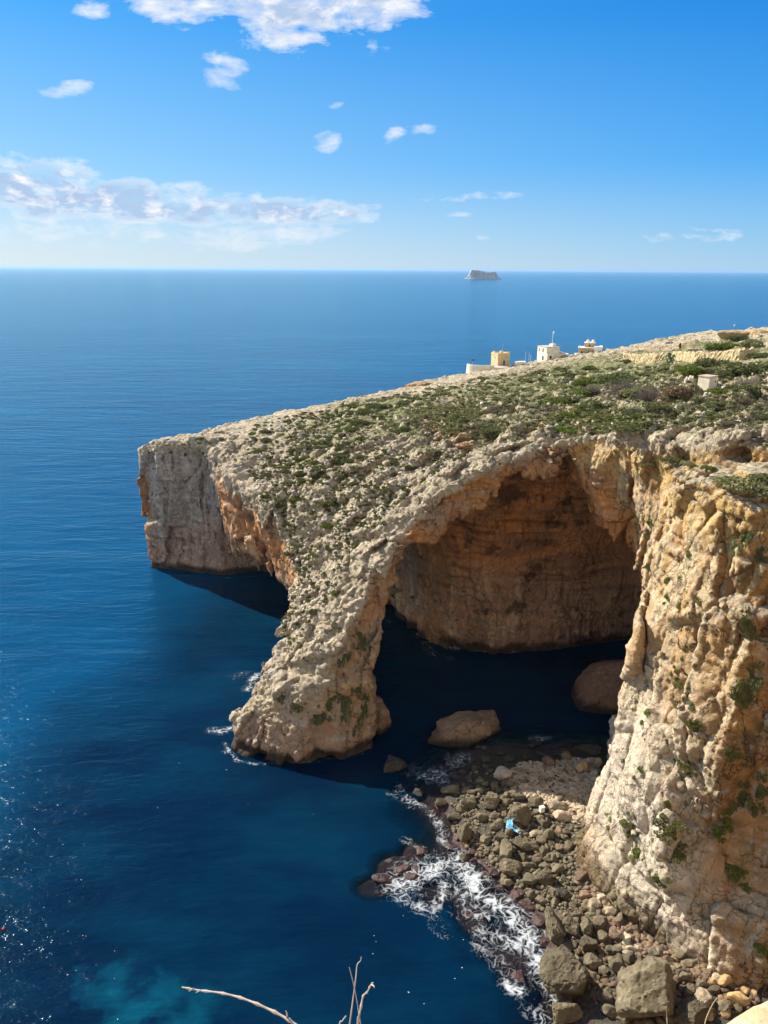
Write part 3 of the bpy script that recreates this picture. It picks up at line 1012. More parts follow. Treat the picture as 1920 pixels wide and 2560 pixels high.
# ------------------------------------------------------------------ cliff the photographer stands on
def build_near_cliff():
    path = np.array([(70, 58), (56, 46), (44, 26), (26, 9), (6, -2.5), (-6, -5), (-30, -10), (-65, -10), (-120, -30)], dtype=float)
    seg = np.linalg.norm(np.diff(path, axis=0), axis=1)
    cum = np.concatenate([[0], np.cumsum(seg)])
    u = np.arange(0, cum[-1], 1.2)
    px = np.interp(u, cum, path[:, 0])
    py = np.interp(u, cum, path[:, 1])
    tx, ty = np.gradient(px), np.gradient(py)
    l = np.hypot(tx, ty)
    nx, ny = ty / l, -tx / l            # outward, towards the water
    zs = np.concatenate([np.linspace(-3, 62.5, 56), np.full(8, 62.8)])
    inn = np.concatenate([8 * (1 - np.linspace(0, 1, 56)) ** 2 - 3, -np.array([5, 8, 13, 20, 30, 42, 60, 90.])])
    V = []
    for a in range(len(u)):
        for z, o in zip(zs, inn):
            V.append((px[a] + nx[a] * o, py[a] + ny[a] * o, z))
    V = np.array(V)
    # outward = away from the land (towards +Y)
    P = V.astype(np.float32)
    d = 2.4 * fbm(P / np.array([9, 9, 20]), 3) - 0.8 * fbm(P / np.array([3, 3, 12]) + 2, 2, ridge=True)
    V[:, 0] += d * 0.3
    V[:, 1] += np.where(V[:, 2] < 62.6, d, 0)
    V[:, 2] += np.where(V[:, 2] > 62.6, 0.3 * d, 0)
    k = len(zs)
    idx = np.arange(len(V)).reshape(len(u), k)
    F = np.stack([idx[:-1, :-1].ravel(), idx[:-1, 1:].ravel(), idx[1:, 1:].ravel(), idx[1:, :-1].ravel()], 1)
    n = len(V)
    tint = np.tile(np.array([[.60, .45, .30]]), (n, 1)) + 0.08 * fbm(P / 6, 3)[:, None]
    o = mesh_np('near_cliff', V, F, LAND_MAT, attrs={'tint': tint, 'veg': np.zeros(n)})
    tag(o, kind='structure')


build_near_cliff()


# ------------------------------------------------------------------ boulders and stones
def stone_mat(name, c0, c1, c2, wet=False):
    m, g = new_mat(name)
    v = g.n('ShaderNodeNewGeometry').outputs['Position']
    oi = g.n('ShaderNodeObjectInfo')
    n1 = g.noise(v, 0.9, 6, 0.68)
    n2 = g.noise(v, 3.6, 7, 0.72)
    rd = g.n('ShaderNodeTexNoise', dict(noise_type='RIDGED_MULTIFRACTAL'), Vector=v, Scale=1.5, Detail=7.0, Roughness=0.6, Lacunarity=2.3).outputs[0]
    c = g.mix(g.maprange(n1, 0.38, 0.62), c0, c1)
    c = g.mix(g.maprange(rd, 0.2, 0.7, 0.7, 0), c, g.mix(1.0, c, (0.55, 0.52, 0.5, 1), 'MULTIPLY'))
    c = g.mix(g.maprange(n2, 0.55, 0.66, 0, 0.8), c, c2)
    c = g.mix(g.maprange(n2, 0.36, 0.44, 0.5, 0), c, g.mix(1.0, c, (1.5, 1.45, 1.35, 1), 'MULTIPLY'))
    f = g.maprange(oi.outputs['Random'], 0, 1, 0.7, 1.25)
    cv = g.n('ShaderNodeCombineXYZ', X=f, Y=f, Z=f).outputs[0]
    c = g.mix(1.0, c, cv, 'MULTIPLY')
    b = g.n('ShaderNodeBump', Strength=0.9, Distance=0.30, Height=rd)
    b2 = g.n('ShaderNodeBump', Strength=0.9, Distance=0.16, Height=n2, Normal=b.outputs[0])
    p = g.n('ShaderNodeBsdfPrincipled', Base_Color=c, Roughness=0.5 if wet else 0.9, Normal=b2.outputs[0])
    p.inputs['Specular IOR Level'].default_value = 0.4 if wet else 0.15
    out = g.n('ShaderNodeOutputMaterial')
    g.t.links.new(p.outputs[0], out.inputs[0])
    return m


SM = {
    'olive': stone_mat('olive_limestone', (.145, .125, .08), (.255, .22, .145), (.065, .055, .038)),
    'pale': stone_mat('pale_limestone', (.60, .50, .36), (.46, .38, .27), (.30, .24, .17)),
    'ochre': stone_mat('ochre_limestone', (.58, .40, .18), (.50, .36, .20), (.30, .22, .13)),
    'dark': stone_mat('wet_dark_rock', (.045, .04, .028), (.08, .07, .045), (.02, .018, .014), True),
    'weed': stone_mat('red_weedy_rock', (.055, .022, .02), (.09, .045, .032), (.025, .014, .012), True),
    'tan': stone_mat('tan_rock', (.30, .22, .14), (.22, .16, .11), (.12, .085, .06)),
}


def ico(sub):
    bm = bmesh.new()
    bmesh.ops.create_icosphere(bm, subdivisions=sub, radius=1)
    V = np.array([v.co[:] for v in bm.verts])
    F = np.array([[v.index for v in f.verts] for f in bm.faces])
    bm.free()
    return V, F


ICO = {k: ico(k) for k in (1, 2, 3, 4, 5)}


def rock_shape(seed, sub=4, planes=11, rough=0.06, scale=(1, 1, 1), soft=0.0):
    rg = np.random.default_rng(seed)
    V, F = ICO[sub]
    V = V.copy()
    N = rg.normal(size=(planes, 3))
    N /= np.linalg.norm(N, axis=1, keepdims=True)
    N = np.concatenate([N, [[0, 0, -1], [0, 0, 1]] + rg.normal(size=(2, 3)) * 0.15])
    N /= np.linalg.norm(N, axis=1, keepdims=True)
    D = rg.uniform(0.52, 0.86, len(N))
    r = np.full(len(V), 1.0)
    dots = V @ N.T
    lim = np.where(dots > 0.05, D[None, :] / np.maximum(dots, 0.05), 9)
    lim[:, -2:] *= 1.15
    r = np.minimum(r, lim.min(axis=1))
    if soft:
        srt = np.sort(lim, axis=1)[:, :2]
        r = np.minimum(r, srt[:, 0] - soft * np.exp(-(srt[:, 1] - srt[:, 0]) / 0.12))
    V = V * r[:, None]
    P = V.astype(np.float32) + seed * 3.7
    V += V * (rough * 1.2 * fbm(P * 1.6, 2) + rough * 1.1 * fbm(P * 4, 4, ridge=True) + (rough * 0.6 * fbm(P * 13, 2) if sub > 4 else 0))[:, None]
    V *= np.array(scale) / np.abs(V).max(axis=0)
    return V, F


def set_mat(o, m):
    if not o.data.materials:
        o.data.materials.append(m)
    o.material_slots[0].link = 'OBJECT'
    o.material_slots[0].material = m


ROCK_MESH = []
for k in range(9):
    V, F = rock_shape(100 + k, 4, 11 + k % 5, 0.05, (1, 1, 1), 0.012)
    o = mesh_np('boulder', V, F, SM['olive'], smooth=True)
    ROCK_MESH.append(o.data)
    bpy.data.objects.remove(o)
STONE_MESH = []
for k in range(6):
    V, F = rock_shape(200 + k, 3, 8, 0.05, (1, 1, 1), 0.06)
    o = mesh_np('beach_stone', V, F, SM['pale'], smooth=True)
    STONE_MESH.append(o.data)
    bpy.data.objects.remove(o)


def ground_z(x, y):
    return float(beach_h(np.array([[x]]), np.array([[y]]))[0, 0])


def ground_batch(PX, PYY):
    D = np.stack([(PX - 960) / 1920, (1280 - PYY) / 1920, -np.ones(len(PX))], 1) @ CAM_R.T
    z = np.full(len(PX), 0.5)
    for _ in range(5):
        t = (z - CAM_H) / D[:, 2]
        P = np.array([0, 0, CAM_H]) + D * t[:, None]
        z = np.maximum(beach_h(P[:, 0][:, None], P[:, 1][:, None])[:, 0], -0.6)
    P[:, 2] = z
    return P


def sample_poly(poly, n, seed=0):
    rg = np.random.default_rng(seed)
    P = np.array(poly)
    out = np.zeros((0, 2))
    while len(out) < n:
        q = rg.uniform(P.min(axis=0), P.max(axis=0), (n * 3, 2))
        out = np.concatenate([out, q[poly_sdf(poly, q[:, 0], q[:, 1]) < 0]])
    return out[:n]


def at_ground(px, py, lift=0.0):
    z = 0.5
    for _ in range(6):
        p = PZ(px, py, z + lift)
        z = max(ground_z(p[0], p[1]), -0.6)
    return p, z


SHORTS = []
USED = {}


def near_label(kind, px, py):
    best = min(SHORTS, key=lambda q: math.hypot(px - q[0], (py - q[1])))
    dx, dy = px - best[0], py - best[1]
    if abs(dx) > abs(dy):
        w = 'right of' if dx > 0 else 'left of'
    else:
        w = 'below' if dy > 0 else 'above'
    base = '%s the %s' % (w, best[2])
    k = USED.get((kind, base), 0)
    USED[(kind, base)] = k + 1
    return '%s%s %s' % (['', 'second ', 'third ', 'fourth ', 'fifth ', 'sixth ', 'seventh ', 'eighth '][min(k, 7)], kind, base)


def put_rock(px, py, w, h, mat='olive', label=None, group=None, mesh=None, name='boulder', cat='boulder', sink=0.2):
    """w, h : size in photo pixels"""
    p, gz = at_ground(px, py, 0.3)
    t = np.linalg.norm(p - np.array([0, 0, CAM_H])) * 0.93
    W = w * t / 1920
    Hh = h * t / 1920
    rx = W / 2
    if Hh > W * 1.1:
        ry, rz = Hh * 0.46, Hh * 0.40
    else:
        ry, rz = Hh * 0.48, Hh * 0.40
    o = bpy.data.objects.new(name, mesh or random.choice(ROCK_MESH))
    COL.objects.link(o)
    p, gz = at_ground(px, py, rz * 0.45)
    if mat == 'weed':
        rz *= .7
    o.location = (p[0], p[1], max(gz, -0.8) + rz * (1 - sink) - rz * 0.25)
    o.scale = (rx * 1.03, ry * 1.05, rz * 1.05)
    o.rotation_euler = (random.uniform(-.18, .18), random.uniform(-.18, .18), random.choice([0, math.pi]) + random.uniform(-.35, .35))
    set_mat(o, SM[mat])
    tag(o, label, cat, group)
    return o


def A(dx, dy):
    return 900 + dx / 2.514, 1820 + dy / 2.514


def B(dx, dy):
    return 900 + dx / 2.765, 2100 + dy / 2.765


def Cc(dx, dy):
    return 1380 + dx / 2.404, 1640 + dy / 2.404


# the large ones, each told apart
BIG = [
    (A, 215, 245, 150, 170, 'dark', 'dark half sunken rock in black water between the buttress foot and the beach'),
    (A, 370, 415, 95, 85, 'dark', 'round dark wet rock with foam behind it, left of the beach boulders'),
    (A, 893, 297, 115, 100, 'pale', 'pale pyramid shaped boulder at the left end of the pebble slope'),
    (A, 820, 470, 125, 125, 'olive', 'large blocky olive boulder upright above the weedy rock hump'),
    (A, 990, 550, 165, 155, 'olive', 'big dome shaped grey boulder just above the light blue sheet'),
    (A, 1105, 470, 90, 105, 'olive', 'squarish tilted boulder beside the pebble slope above the dark pole'),
    (A, 1248, 490, 125, 75, 'pale', 'pale cream boulder on the pebbles, upper of the two long ones'),
    (A, 1278, 555, 125, 78, 'pale', 'pale cream flat boulder below the pebbles near the cliff foot'),
    (A, 648, 670, 100, 135, 'olive', 'tall dark grey boulder standing at the surf edge left of the blue sheet'),
    (A, 1190, 675, 78, 92, 'olive', 'upright boulder with a lit side right of the blue sheet'),
    (A, 1090, 665, 95, 52, 'pale', 'flat pale slab lying right of the blue sheet'),
    (A, 1010, 735, 155, 82, 'olive', 'broad rounded boulder directly below the blue sheet'),
    (A, 913, 785, 80, 150, 'olive', 'tall narrow boulder leaning below the blue sheet'),
    (A, 1025, 815, 52, 78, 'olive', 'small upright boulder between the tall narrow one and the cliff'),
    (A, 943, 880, 145, 108, 'olive', 'large wedge shaped boulder with sharp ridge above the red weed'),
    (A, 1162, 942, 125, 125, 'olive', 'large pointed boulder like a tent near the mossy cliff foot'),
    (A, 1240, 890, 84, 72, 'olive', 'greenish boulder right above the tent shaped one'),
    (A, 1068, 962, 105, 78, 'olive', 'angular boulder left of the tent shaped one'),
    (A, 655, 812, 74, 70, 'olive', 'lone lit boulder at the top of the white surf'),
    (A, 1258, 1040, 95, 85, 'dark', 'dark mossy boulder against the foot of the cliff above the long gap'),
    (A, 1405, 252, 98, 95, 'ochre', 'yellow angular boulder on the shaded pebbles near the cliff'),
    (A, 1495, 213, 50, 70, 'ochre', 'narrow orange block standing beside the cliff at the back of the beach'),
    (A, 1425, 135, 185, 85, 'dark', 'long dark slab at the rear edge of the beach under the arch'),
    (A, 1275, 165, 120, 80, 'dark', 'dark rounded rock left of the long dark slab'),
    (A, 1303, 178, 80, 75, 'tan', 'brown pointed boulder in front of the dark rounded rock'),
    (A, 1195, 215, 92, 78, 'tan', 'brown boulder in shade at the top of the pebble slope'),
    (B, 1338, 617, 145, 235, 'olive', 'tall pointed boulder like a sitting figure above the huge flat one'),
    (B, 1445, 600, 125, 115, 'olive', 'rounded shaded boulder right of the tall pointed one'),
    (B, 1570, 610, 92, 145, 'olive', 'elongated smooth grey boulder leaning near the cliff foot'),
    (B, 1580, 735, 118, 145, 'olive', 'cube shaped pale olive boulder with crisp edges'),
    (B, 1605, 852, 125, 122, 'olive', 'tilted blocky boulder below the cube shaped one'),
    (B, 1410, 765, 135, 95, 'olive', 'low wide boulder resting on top of the huge flat one'),
    (B, 1438, 948, 395, 335, 'olive', 'huge flat topped olive boulder at the end of the white surf'),
    (B, 1410, 1200, 225, 190, 'olive', 'rough boulder at the bottom edge below the huge flat topped one'),
    (Cc, 578, 2035, 370, 360, 'olive', 'huge rough boulder with two flat faces at the foot of the cliff'),
    (Cc, 845, 2150, 190, 140, 'olive', 'flat grey slab at the bottom edge right of the rough huge boulder'),
    (Cc, 905, 2058, 115, 112, 'pale', 'pale slanting boulder above the flat grey slab'),
    (Cc, 1032, 1952, 88, 84, 'ochre', 'ochre boulder at the cliff foot in the lower right'),
    (Cc, 1120, 2062, 115, 82, 'ochre', 'low ochre boulder just above the foreground ledge'),
    (Cc, 400, 1770, 75, 62, 'olive', 'small lit boulder wedged under the cliff foot left of the huge rough one'),
    (Cc, 470, 1822, 75, 82, 'olive', 'pale grey block beside the top of the huge rough boulder'),
    (Cc, 380, 1862, 95, 82, 'olive', 'crumbly boulder between the tilted block and the huge rough one'),
]
SHORT_NAMES = ['half sunken dark rock by the buttress', 'round dark wet rock in foam', 'pale pyramid boulder', 'blocky upright boulder', 'dome boulder above the blue sheet', 'squarish tilted boulder',
               'upper long pale boulder', 'flat long pale boulder', 'tall dark boulder at the surf edge', 'upright boulder right of the blue sheet', 'flat pale slab', 'broad boulder below the blue sheet',
               'tall narrow leaning boulder', 'small upright boulder near the cliff', 'wedge boulder with sharp ridge', 'tent shaped boulder', 'greenish boulder', 'angular boulder by the tent shaped one',
               'lone lit boulder atop the surf', 'dark mossy boulder', 'yellow angular boulder', 'narrow orange block', 'long dark slab', 'dark rounded rock under the arch', 'brown pointed boulder',
               'brown boulder atop the pebble slope', 'tall sitting figure boulder', 'rounded shaded boulder', 'elongated smooth boulder', 'cube shaped boulder', 'tilted blocky boulder', 'low wide boulder',
               'huge flat topped boulder', 'rough boulder at the bottom edge', 'huge two faced boulder', 'flat grey slab at the bottom', 'pale slanting boulder', 'ochre boulder at lower right', 'low ochre boulder',
               'small lit wedged boulder', 'pale grey block', 'crumbly boulder']
for (f, dx, dy, w, h, mt, lab), sn in zip(BIG, SHORT_NAMES):
    SHORTS.append((*f(dx, dy), sn))
for f, dx, dy, w, h, mt, lab in BIG:
    k = 2.514 if f is A else (2.765 if f is B else 2.404)
    px, py = f(dx, dy)
    ms = None
    if w * h > 12000:
        V, F = rock_shape(int(dx * 7 + dy), 5, 15 + int(dx) % 4, 0.10, (1, 1, 1), 0.015)
        tmp = mesh_np('boulder', V, F, SM['olive'])
        ms = tmp.data
        bpy.data.objects.remove(tmp)
    put_rock(px, py, w / k, h / k, mt, lab, None, ms)

MID = [(A, 750, 335, 70, 55), (A, 570, 392, 125, 78), (A, 660, 395, 72, 60), (A, 500, 470, 88, 76), (A, 700, 410, 62, 42), (A, 680, 480, 100, 80), (A, 900, 460, 62, 52), (A, 985, 430, 112, 62),
       (A, 870, 600, 74, 72), (A, 580, 560, 112, 72), (A, 720, 660, 46, 70), (A, 890, 692, 92, 60), (A, 1165, 780, 72, 66), (A, 1215, 822, 42, 66), (A, 920, 972, 72, 60), (A, 1095, 740, 82, 60),
       (A, 930, 352, 112, 62), (A, 845, 370, 60, 60), (A, 1130, 570, 62, 60), (A, 1158, 602, 50, 60), (A, 780, 560, 90, 60), (A, 760, 390, 60, 60), (A, 1035, 600, 60, 50), (A, 960, 500, 50, 50),
       (A, 790, 700, 70, 60), (A, 1060, 870, 90, 60), (A, 1280, 690, 52, 40), (A, 860, 560, 80, 50), (A, 1010, 660, 60, 40), (A, 930, 430, 60, 60),
       (B, 1430, 530, 82, 52), (B, 1395, 540, 60, 60), (B, 1490, 560, 60, 60), (B, 1500, 830, 60, 70), (B, 1520, 930, 60, 60), (Cc, 300, 1890, 70, 60), (Cc, 440, 1900, 70, 50), (Cc, 340, 1760, 60, 50),
       (Cc, 520, 1840, 60, 60), (Cc, 770, 2085, 70, 60), (Cc, 790, 1925, 80, 60), (Cc, 730, 1955, 50, 50), (Cc, 900, 1970, 62, 50), (Cc, 985, 2010, 72, 50), (Cc, 820, 2010, 70, 60), (Cc, 1030, 2110, 90, 70),
       (Cc, 960, 2130, 60, 50), (Cc, 50, 1600, 90, 80), (Cc, 120, 1650, 90, 80), (Cc, 30, 1700, 80, 90), (Cc, 290, 1620, 80, 110), (Cc, 240, 1560, 80, 60), (Cc, 150, 1560, 60, 50), (Cc, 300, 1700, 70, 80),
       (Cc, 330, 2050, 60, 90), (Cc, 350, 2130, 90, 70), (Cc, 60, 2060, 110, 120), (Cc, 700, 2180, 60, 60), (B, 1250, 940, 60, 90), (Cc, 20, 1420, 60, 60)]
for f, dx, dy, w, h in MID:
    k = 2.514 if f is A else (2.765 if f is B else 2.404)
    px, py = f(dx, dy)
    put_rock(px, py, w / k, h / k, 'olive', near_label('medium boulder', px, py), 'medium boulders on the shore')
for (px, py, w, h) in [(1214, 1899, 32, 28), (1226, 1923, 44, 24), (1274, 1900, 28, 24), (1312, 1892, 28, 22), (1250, 1884, 24, 20), (1190, 1919, 24, 24), (1158, 1858, 24, 18), (1188, 1860, 20, 20),
                       (1334, 1864, 44, 20), (1361, 1890, 48, 24), (1140, 1960, 34, 24), (1172, 1945, 26, 18), (1152, 1930, 26, 18)]:
    put_rock(px, py, w, h, 'dark', near_label('dark wet rock', px, py), 'dark wet rocks behind the beach')
for (px, py, w, h) in [(1125, 2114, 40, 26), (1180, 2150, 44, 26), (1150, 2090, 30, 30), (1215, 2185, 40, 26), (1250, 2215, 46, 28), (1290, 2235, 50, 30), (1320, 2262, 44, 34), (1180, 2125, 34, 26), (1240, 2180, 36, 26),
                       (1052, 2125, 36, 34), (1090, 2030, 26, 24), (1345, 2300, 36, 40), (1360, 2350, 30, 34), (1275, 2270, 40, 30), (1210, 2215, 40, 24), (1315, 2300, 34, 30), (1000, 2170, 60, 36), (960, 2195, 60, 34), (1030, 2190, 40, 26),
                       (1180, 2290, 50, 34), (1200, 2330, 44, 30), (1300, 2440, 40, 50), (1330, 2480, 40, 40)]:
    put_rock(px, py, w, h, 'weed', near_label('red weedy rock', px, py), 'red weedy rocks in the surf', sink=0.75)

# stones : 190 countable ones, largest first, then the shingle
STONE_AREA = [(1265, 1935), (1300, 1905), (1370, 1905), (1440, 1895), (1505, 1905), (1490, 1950), (1470, 2010), (1450, 2060), (1400, 2050), (1380, 2030), (1330, 1995), (1285, 1985)]
JUMBLE = [[(1130, 2000), (1200, 1900), (1280, 1950), (1300, 2010), (1450, 2060), (1475, 2140), (1485, 2240), (1440, 2290), (1370, 2290), (1300, 2230), (1200, 2150), (1130, 2080)],
          [(1370, 2290), (1440, 2250), (1510, 2280), (1590, 2370), (1700, 2415), (1915, 2440), (1915, 2500), (1830, 2540), (1700, 2560), (1560, 2560), (1480, 2500), (1440, 2400)]]


FOOT = [(1435, 2100), (1475, 2140), (1500, 2220), (1560, 2300), (1640, 2360), (1740, 2400), (1900, 2425), (1900, 2470), (1700, 2450), (1590, 2400), (1500, 2310), (1450, 2230)]


def in_poly(poly, px, py):
    return poly_sdf(poly, np.array([px]), np.array([py]))[0] < 0


def stone_at(px, py, w, mat, label, group):
    p, gz = at_ground(px, py)
    t = np.linalg.norm(p - np.array([0, 0, CAM_H])) * 0.93
    r = w * t / 1920 / 2
    o = bpy.data.objects.new('beach_stone', random.choice(STONE_MESH))
    COL.objects.link(o)
    o.location = (p[0], p[1], max(gz, -.3) + r * 0.35)
    o.scale = (r * random.uniform(.9, 1.25), r * random.uniform(.8, 1.1), r * random.uniform(.55, .8))
    o.rotation_euler = (random.uniform(-.4, .4), random.uniform(-.4, .4), random.uniform(0, 6.28))
    set_mat(o, SM[mat])
    tag(o, label, 'stone', group)


cnt = 0
while cnt < 165:
    px, py = random.uniform(1265, 1505), random.uniform(1895, 2065)
    if in_poly(STONE_AREA, px, py):
        stone_at(px, py, random.uniform(9, 19), random.choice(['pale', 'pale', 'pale', 'tan', 'ochre']), 'pale fist to bucket sized stone lying on the pebble slope beside the cliff', 'stones on the pebble slope')
        cnt += 1
cnt = 0
while cnt < 120:
    J = JUMBLE[0] if cnt < 65 else JUMBLE[1]
    px, py = random.uniform(1100, 1920), random.uniform(1890, 2560)
    if in_poly(J, px, py):
        ochre = px > 1700
        stone_at(px, py, random.uniform(12, 27), 'ochre' if ochre and random.random() < .7 else ('olive' if random.random() < .8 else 'tan'), 'small stone filling a gap between the shore boulders', 'small stones among the boulders')
        cnt += 1


cnt = 0
while cnt < 45:
    px, py = random.uniform(1435, 1900), random.uniform(2100, 2470)
    if in_poly(FOOT, px, py):
        put_rock(px, py, random.uniform(18, 42), random.uniform(16, 36), random.choice(['olive', 'tan', 'pale']), near_label('loose cliff foot block', px, py), 'blocks along the cliff foot')
        cnt += 1


def scatter_mesh(name, pts, radii, mat, sub=1, flat=0.6, seed=1):
    rg = np.random.default_rng(seed)
    protos = [rock_shape(seed * 31 + k, sub, 7, 0.08) for k in range(6)]
    Vs, Fs, off = [], [], 0
    for p, r in zip(pts, radii):
        V, F = protos[rg.integers(6)]
        a = rg.uniform(0, 6.28)
        c, s_ = math.cos(a), math.sin(a)
        W = V * np.array([rg.uniform(.9, 1.3), rg.uniform(.8, 1.1), flat * rg.uniform(.8, 1.2)]) * r
        W = np.stack([W[:, 0] * c - W[:, 1] * s_, W[:, 0] * s_ + W[:, 1] * c, W[:, 2]], 1) + p
        Vs.append(W)
        Fs.append(F + off)
        off += len(V)
    return mesh_np(name, np.concatenate(Vs), np.concatenate(Fs), mat, smooth=False)


def build_shingle():
    for nm, area, n, mt, r0, r1, box in (('shingle', STONE_AREA, 3200, 'pale', .09, .30, (1260, 1510, 1890, 2070)), ('beach_rubble', JUMBLE[0], 1500, 'olive', .10, .36, (1100, 1460, 1890, 2290)),
                                         ('foot_rubble', FOOT, 1500, 'tan', .10, .42, (1430, 1910, 2100, 2480)), ('rubble', JUMBLE[1], 1300, 'tan', .10, .36, (1360, 1920, 2240, 2560))):
        q = sample_poly(area, n, len(nm))
        G = ground_batch(q[:, 0], q[:, 1])
        rad = r0 + (r1 - r0) * np.random.default_rng(n).random(n) ** 2
        pts = G + np.stack([0 * rad, 0 * rad, rad * 0.25], 1)
        o = scatter_mesh(nm, pts, rad, SM[mt], 2, 0.65, len(nm))
        tag(o, {'shingle': 'pale rounded shingle covering the upper beach beside the cliff', 'beach_rubble': 'olive grey rubble between the boulders of the beach', 'foot_rubble': 'brown broken stone banked against the foot of the cliff', 'rubble': 'mixed broken stone at the cliff foot in the lower right'}[nm], 'pebbles', kind='stuff')


build_shingle()


def big_rock(name, label, px, py, y, size, seed, mat, zc, rot=0.0, planes=12, lean=(0, 0)):
    V, F = rock_shape(seed, 5, planes, 0.05, (1, 1, 1), 0.04)
    V = V * np.array(size)
    P = V.astype(np.float32)
    V = V + V / np.linalg.norm(V, axis=1, keepdims=True) * (0.25 * fbm(P / 1.6, 4, ridge=True) + 0.3 * fbm(P / np.array([2, 2, 1.0]), 3))[:, None]
    V[:, 0] += lean[0] * V[:, 2]
    p = PY(px, py, y)
    col = np.tile(np.array([[.42, .31, .21]]) if mat == 0 else np.array([[.36, .23, .17]]), (len(V), 1)) * (1 + 0.25 * fbm(P / 2.5, 3))[:, None]
    zz = V[:, 2] + zc
    w = sstep(1.9, 0.5, zz + 0.5 * fbm(P / 1.2, 2))[:, None] * 0.9
    col = col * (1 - w) + np.array([[.04, .034, .025]]) * w
    c, s_ = math.cos(rot), math.sin(rot)
    V = np.stack([V[:, 0] * c - V[:, 1] * s_, V[:, 0] * s_ + V[:, 1] * c, V[:, 2]], 1)
    o = mesh_np(name, V, F, LAND_MAT, attrs={'tint': col, 'veg': np.zeros(len(V))})
    o.location = (p[0], p[1], zc)
    tag(o, label, 'rock')
    return o


big_rock('sea_rock', 'oblong tan rock standing alone in the dark water under the arch', 1170, 1810, 97.5, (5.9, 3.0, 2.9), 41, 0, 0.9, 0.05, 14)
big_rock('sea_rock', 'rounded tan rock shoulder standing against the right foot of the arch leg', 945, 1800, 99.3, (2.6, 2.4, 4.6), 57, 0, 1.6, 0.2, 12, (-0.12, 0))
big_rock('sea_rock', 'large reddish brown rock leaning against the right wall inside the cave', 1535, 1715, 107, (6.6, 5.6, 5.6), 52, 1, 2.4, 0.3, 9, (0.85, 0))


# ------------------------------------------------------------------ shrubs
def leaf_mat(name, c0, c1, c2):
    m, g = new_mat(name)
    geo = g.n('ShaderNodeNewGeometry').outputs['Position']
    ri = g.n('ShaderNodeNewGeometry').outputs['Random Per Island']
    n = g.noise(geo, 1.1, 3, 0.6)
    c = g.mix(g.maprange(n, 0.35, 0.65), c0, c1)
    c = g.mix(g.math('MULTIPLY', ri, 0.6), c, c2)
    d = g.n('ShaderNodeBsdfDiffuse', Color=c)
    t = g.n('ShaderNodeBsdfTranslucent', Color=c)
    ms = g.n('ShaderNodeMixShader', i0=0.25, i1=d.outputs[0], i2=t.outputs[0])
    out = g.n('ShaderNodeOutputMaterial')
    g.t.links.new(ms.outputs[0], out.inputs[0])
    return m


LM = {
    'dark': leaf_mat('dark_leaves', (.070, .086, .032), (.115, .130, .048), (.17, .17, .08)),
    'bright': leaf_mat('bright_leaves', (.12, .16, .032), (.17, .20, .045), (.075, .10, .025)),
    'grey': leaf_mat('grey_green_leaves', (.15, .165, .075), (.22, .225, .105), (.29, .26, .13)),
    'olive': leaf_mat('olive_leaves', (.085, .10, .028), (.14, .15, .045), (.20, .19, .07)),
    'brown': leaf_mat('dry_brown_twigs', (.14, .10, .065), (.21, .15, .09), (.28, .21, .13)),
    'mauve': leaf_mat('bare_grey_twigs', (.16, .13, .11), (.22, .19, .16), (.10, .08, .065)),
}


def shrub_shape(seed, n=900, flat=0.62, lumps=7, leaf=0.085, ragged=False):
    rg = np.random.default_rng(seed)
    cen = np.stack([rg.uniform(-.55, .55, lumps), rg.uniform(-.55, .55, lumps), rg.uniform(.0, .45, lumps) * flat], 1)
    rad = rg.uniform(.28, .5, lumps)
    cen[0] = (0, 0, .1)
    rad[0] = .62
    if ragged:
        a = rg.uniform(0, 6.28, lumps)
        q = rg.uniform(0, 1, lumps) ** 0.7
        cen = np.stack([np.cos(a) * q * .85, np.sin(a) * q * .85, rg.uniform(0, .25, lumps)], 1)
        rad = rg.uniform(.09, .26, lumps) * (1.15 - 0.5 * q)
    w = rad ** 2
    k = rg.choice(lumps, n, p=w / w.sum())
    d = rg.normal(size=(n, 3))
    d[:, 2] = np.abs(d[:, 2]) * 0.9 - 0.15
    d /= np.linalg.norm(d, axis=1, keepdims=True)
    rr = rg.uniform(.72, 1.05, n) ** 0.6
    p = cen[k] + d * (rad[k] * rr)[:, None] * np.array([1, 1, flat * 1.25])
    a = rg.normal(size=(n, 3)) + d * 0.3
    a /= np.linalg.norm(a, axis=1, keepdims=True)
    b = np.cross(a, rg.normal(size=(n, 3)))
    b /= np.linalg.norm(b, axis=1, keepdims=True)
    s_ = leaf * rg.uniform(.6, 1.4, n)[:, None]
    V = np.stack([p - a * s_ - b * s_ * .6, p + a * s_ - b * s_ * .6, p + a * s_ * .7 + b * s_ * .7, p - a * s_ * .7 + b * s_ * .7], 1).reshape(-1, 3)
    F = np.arange(4 * n).reshape(-1, 4)
    return V, F


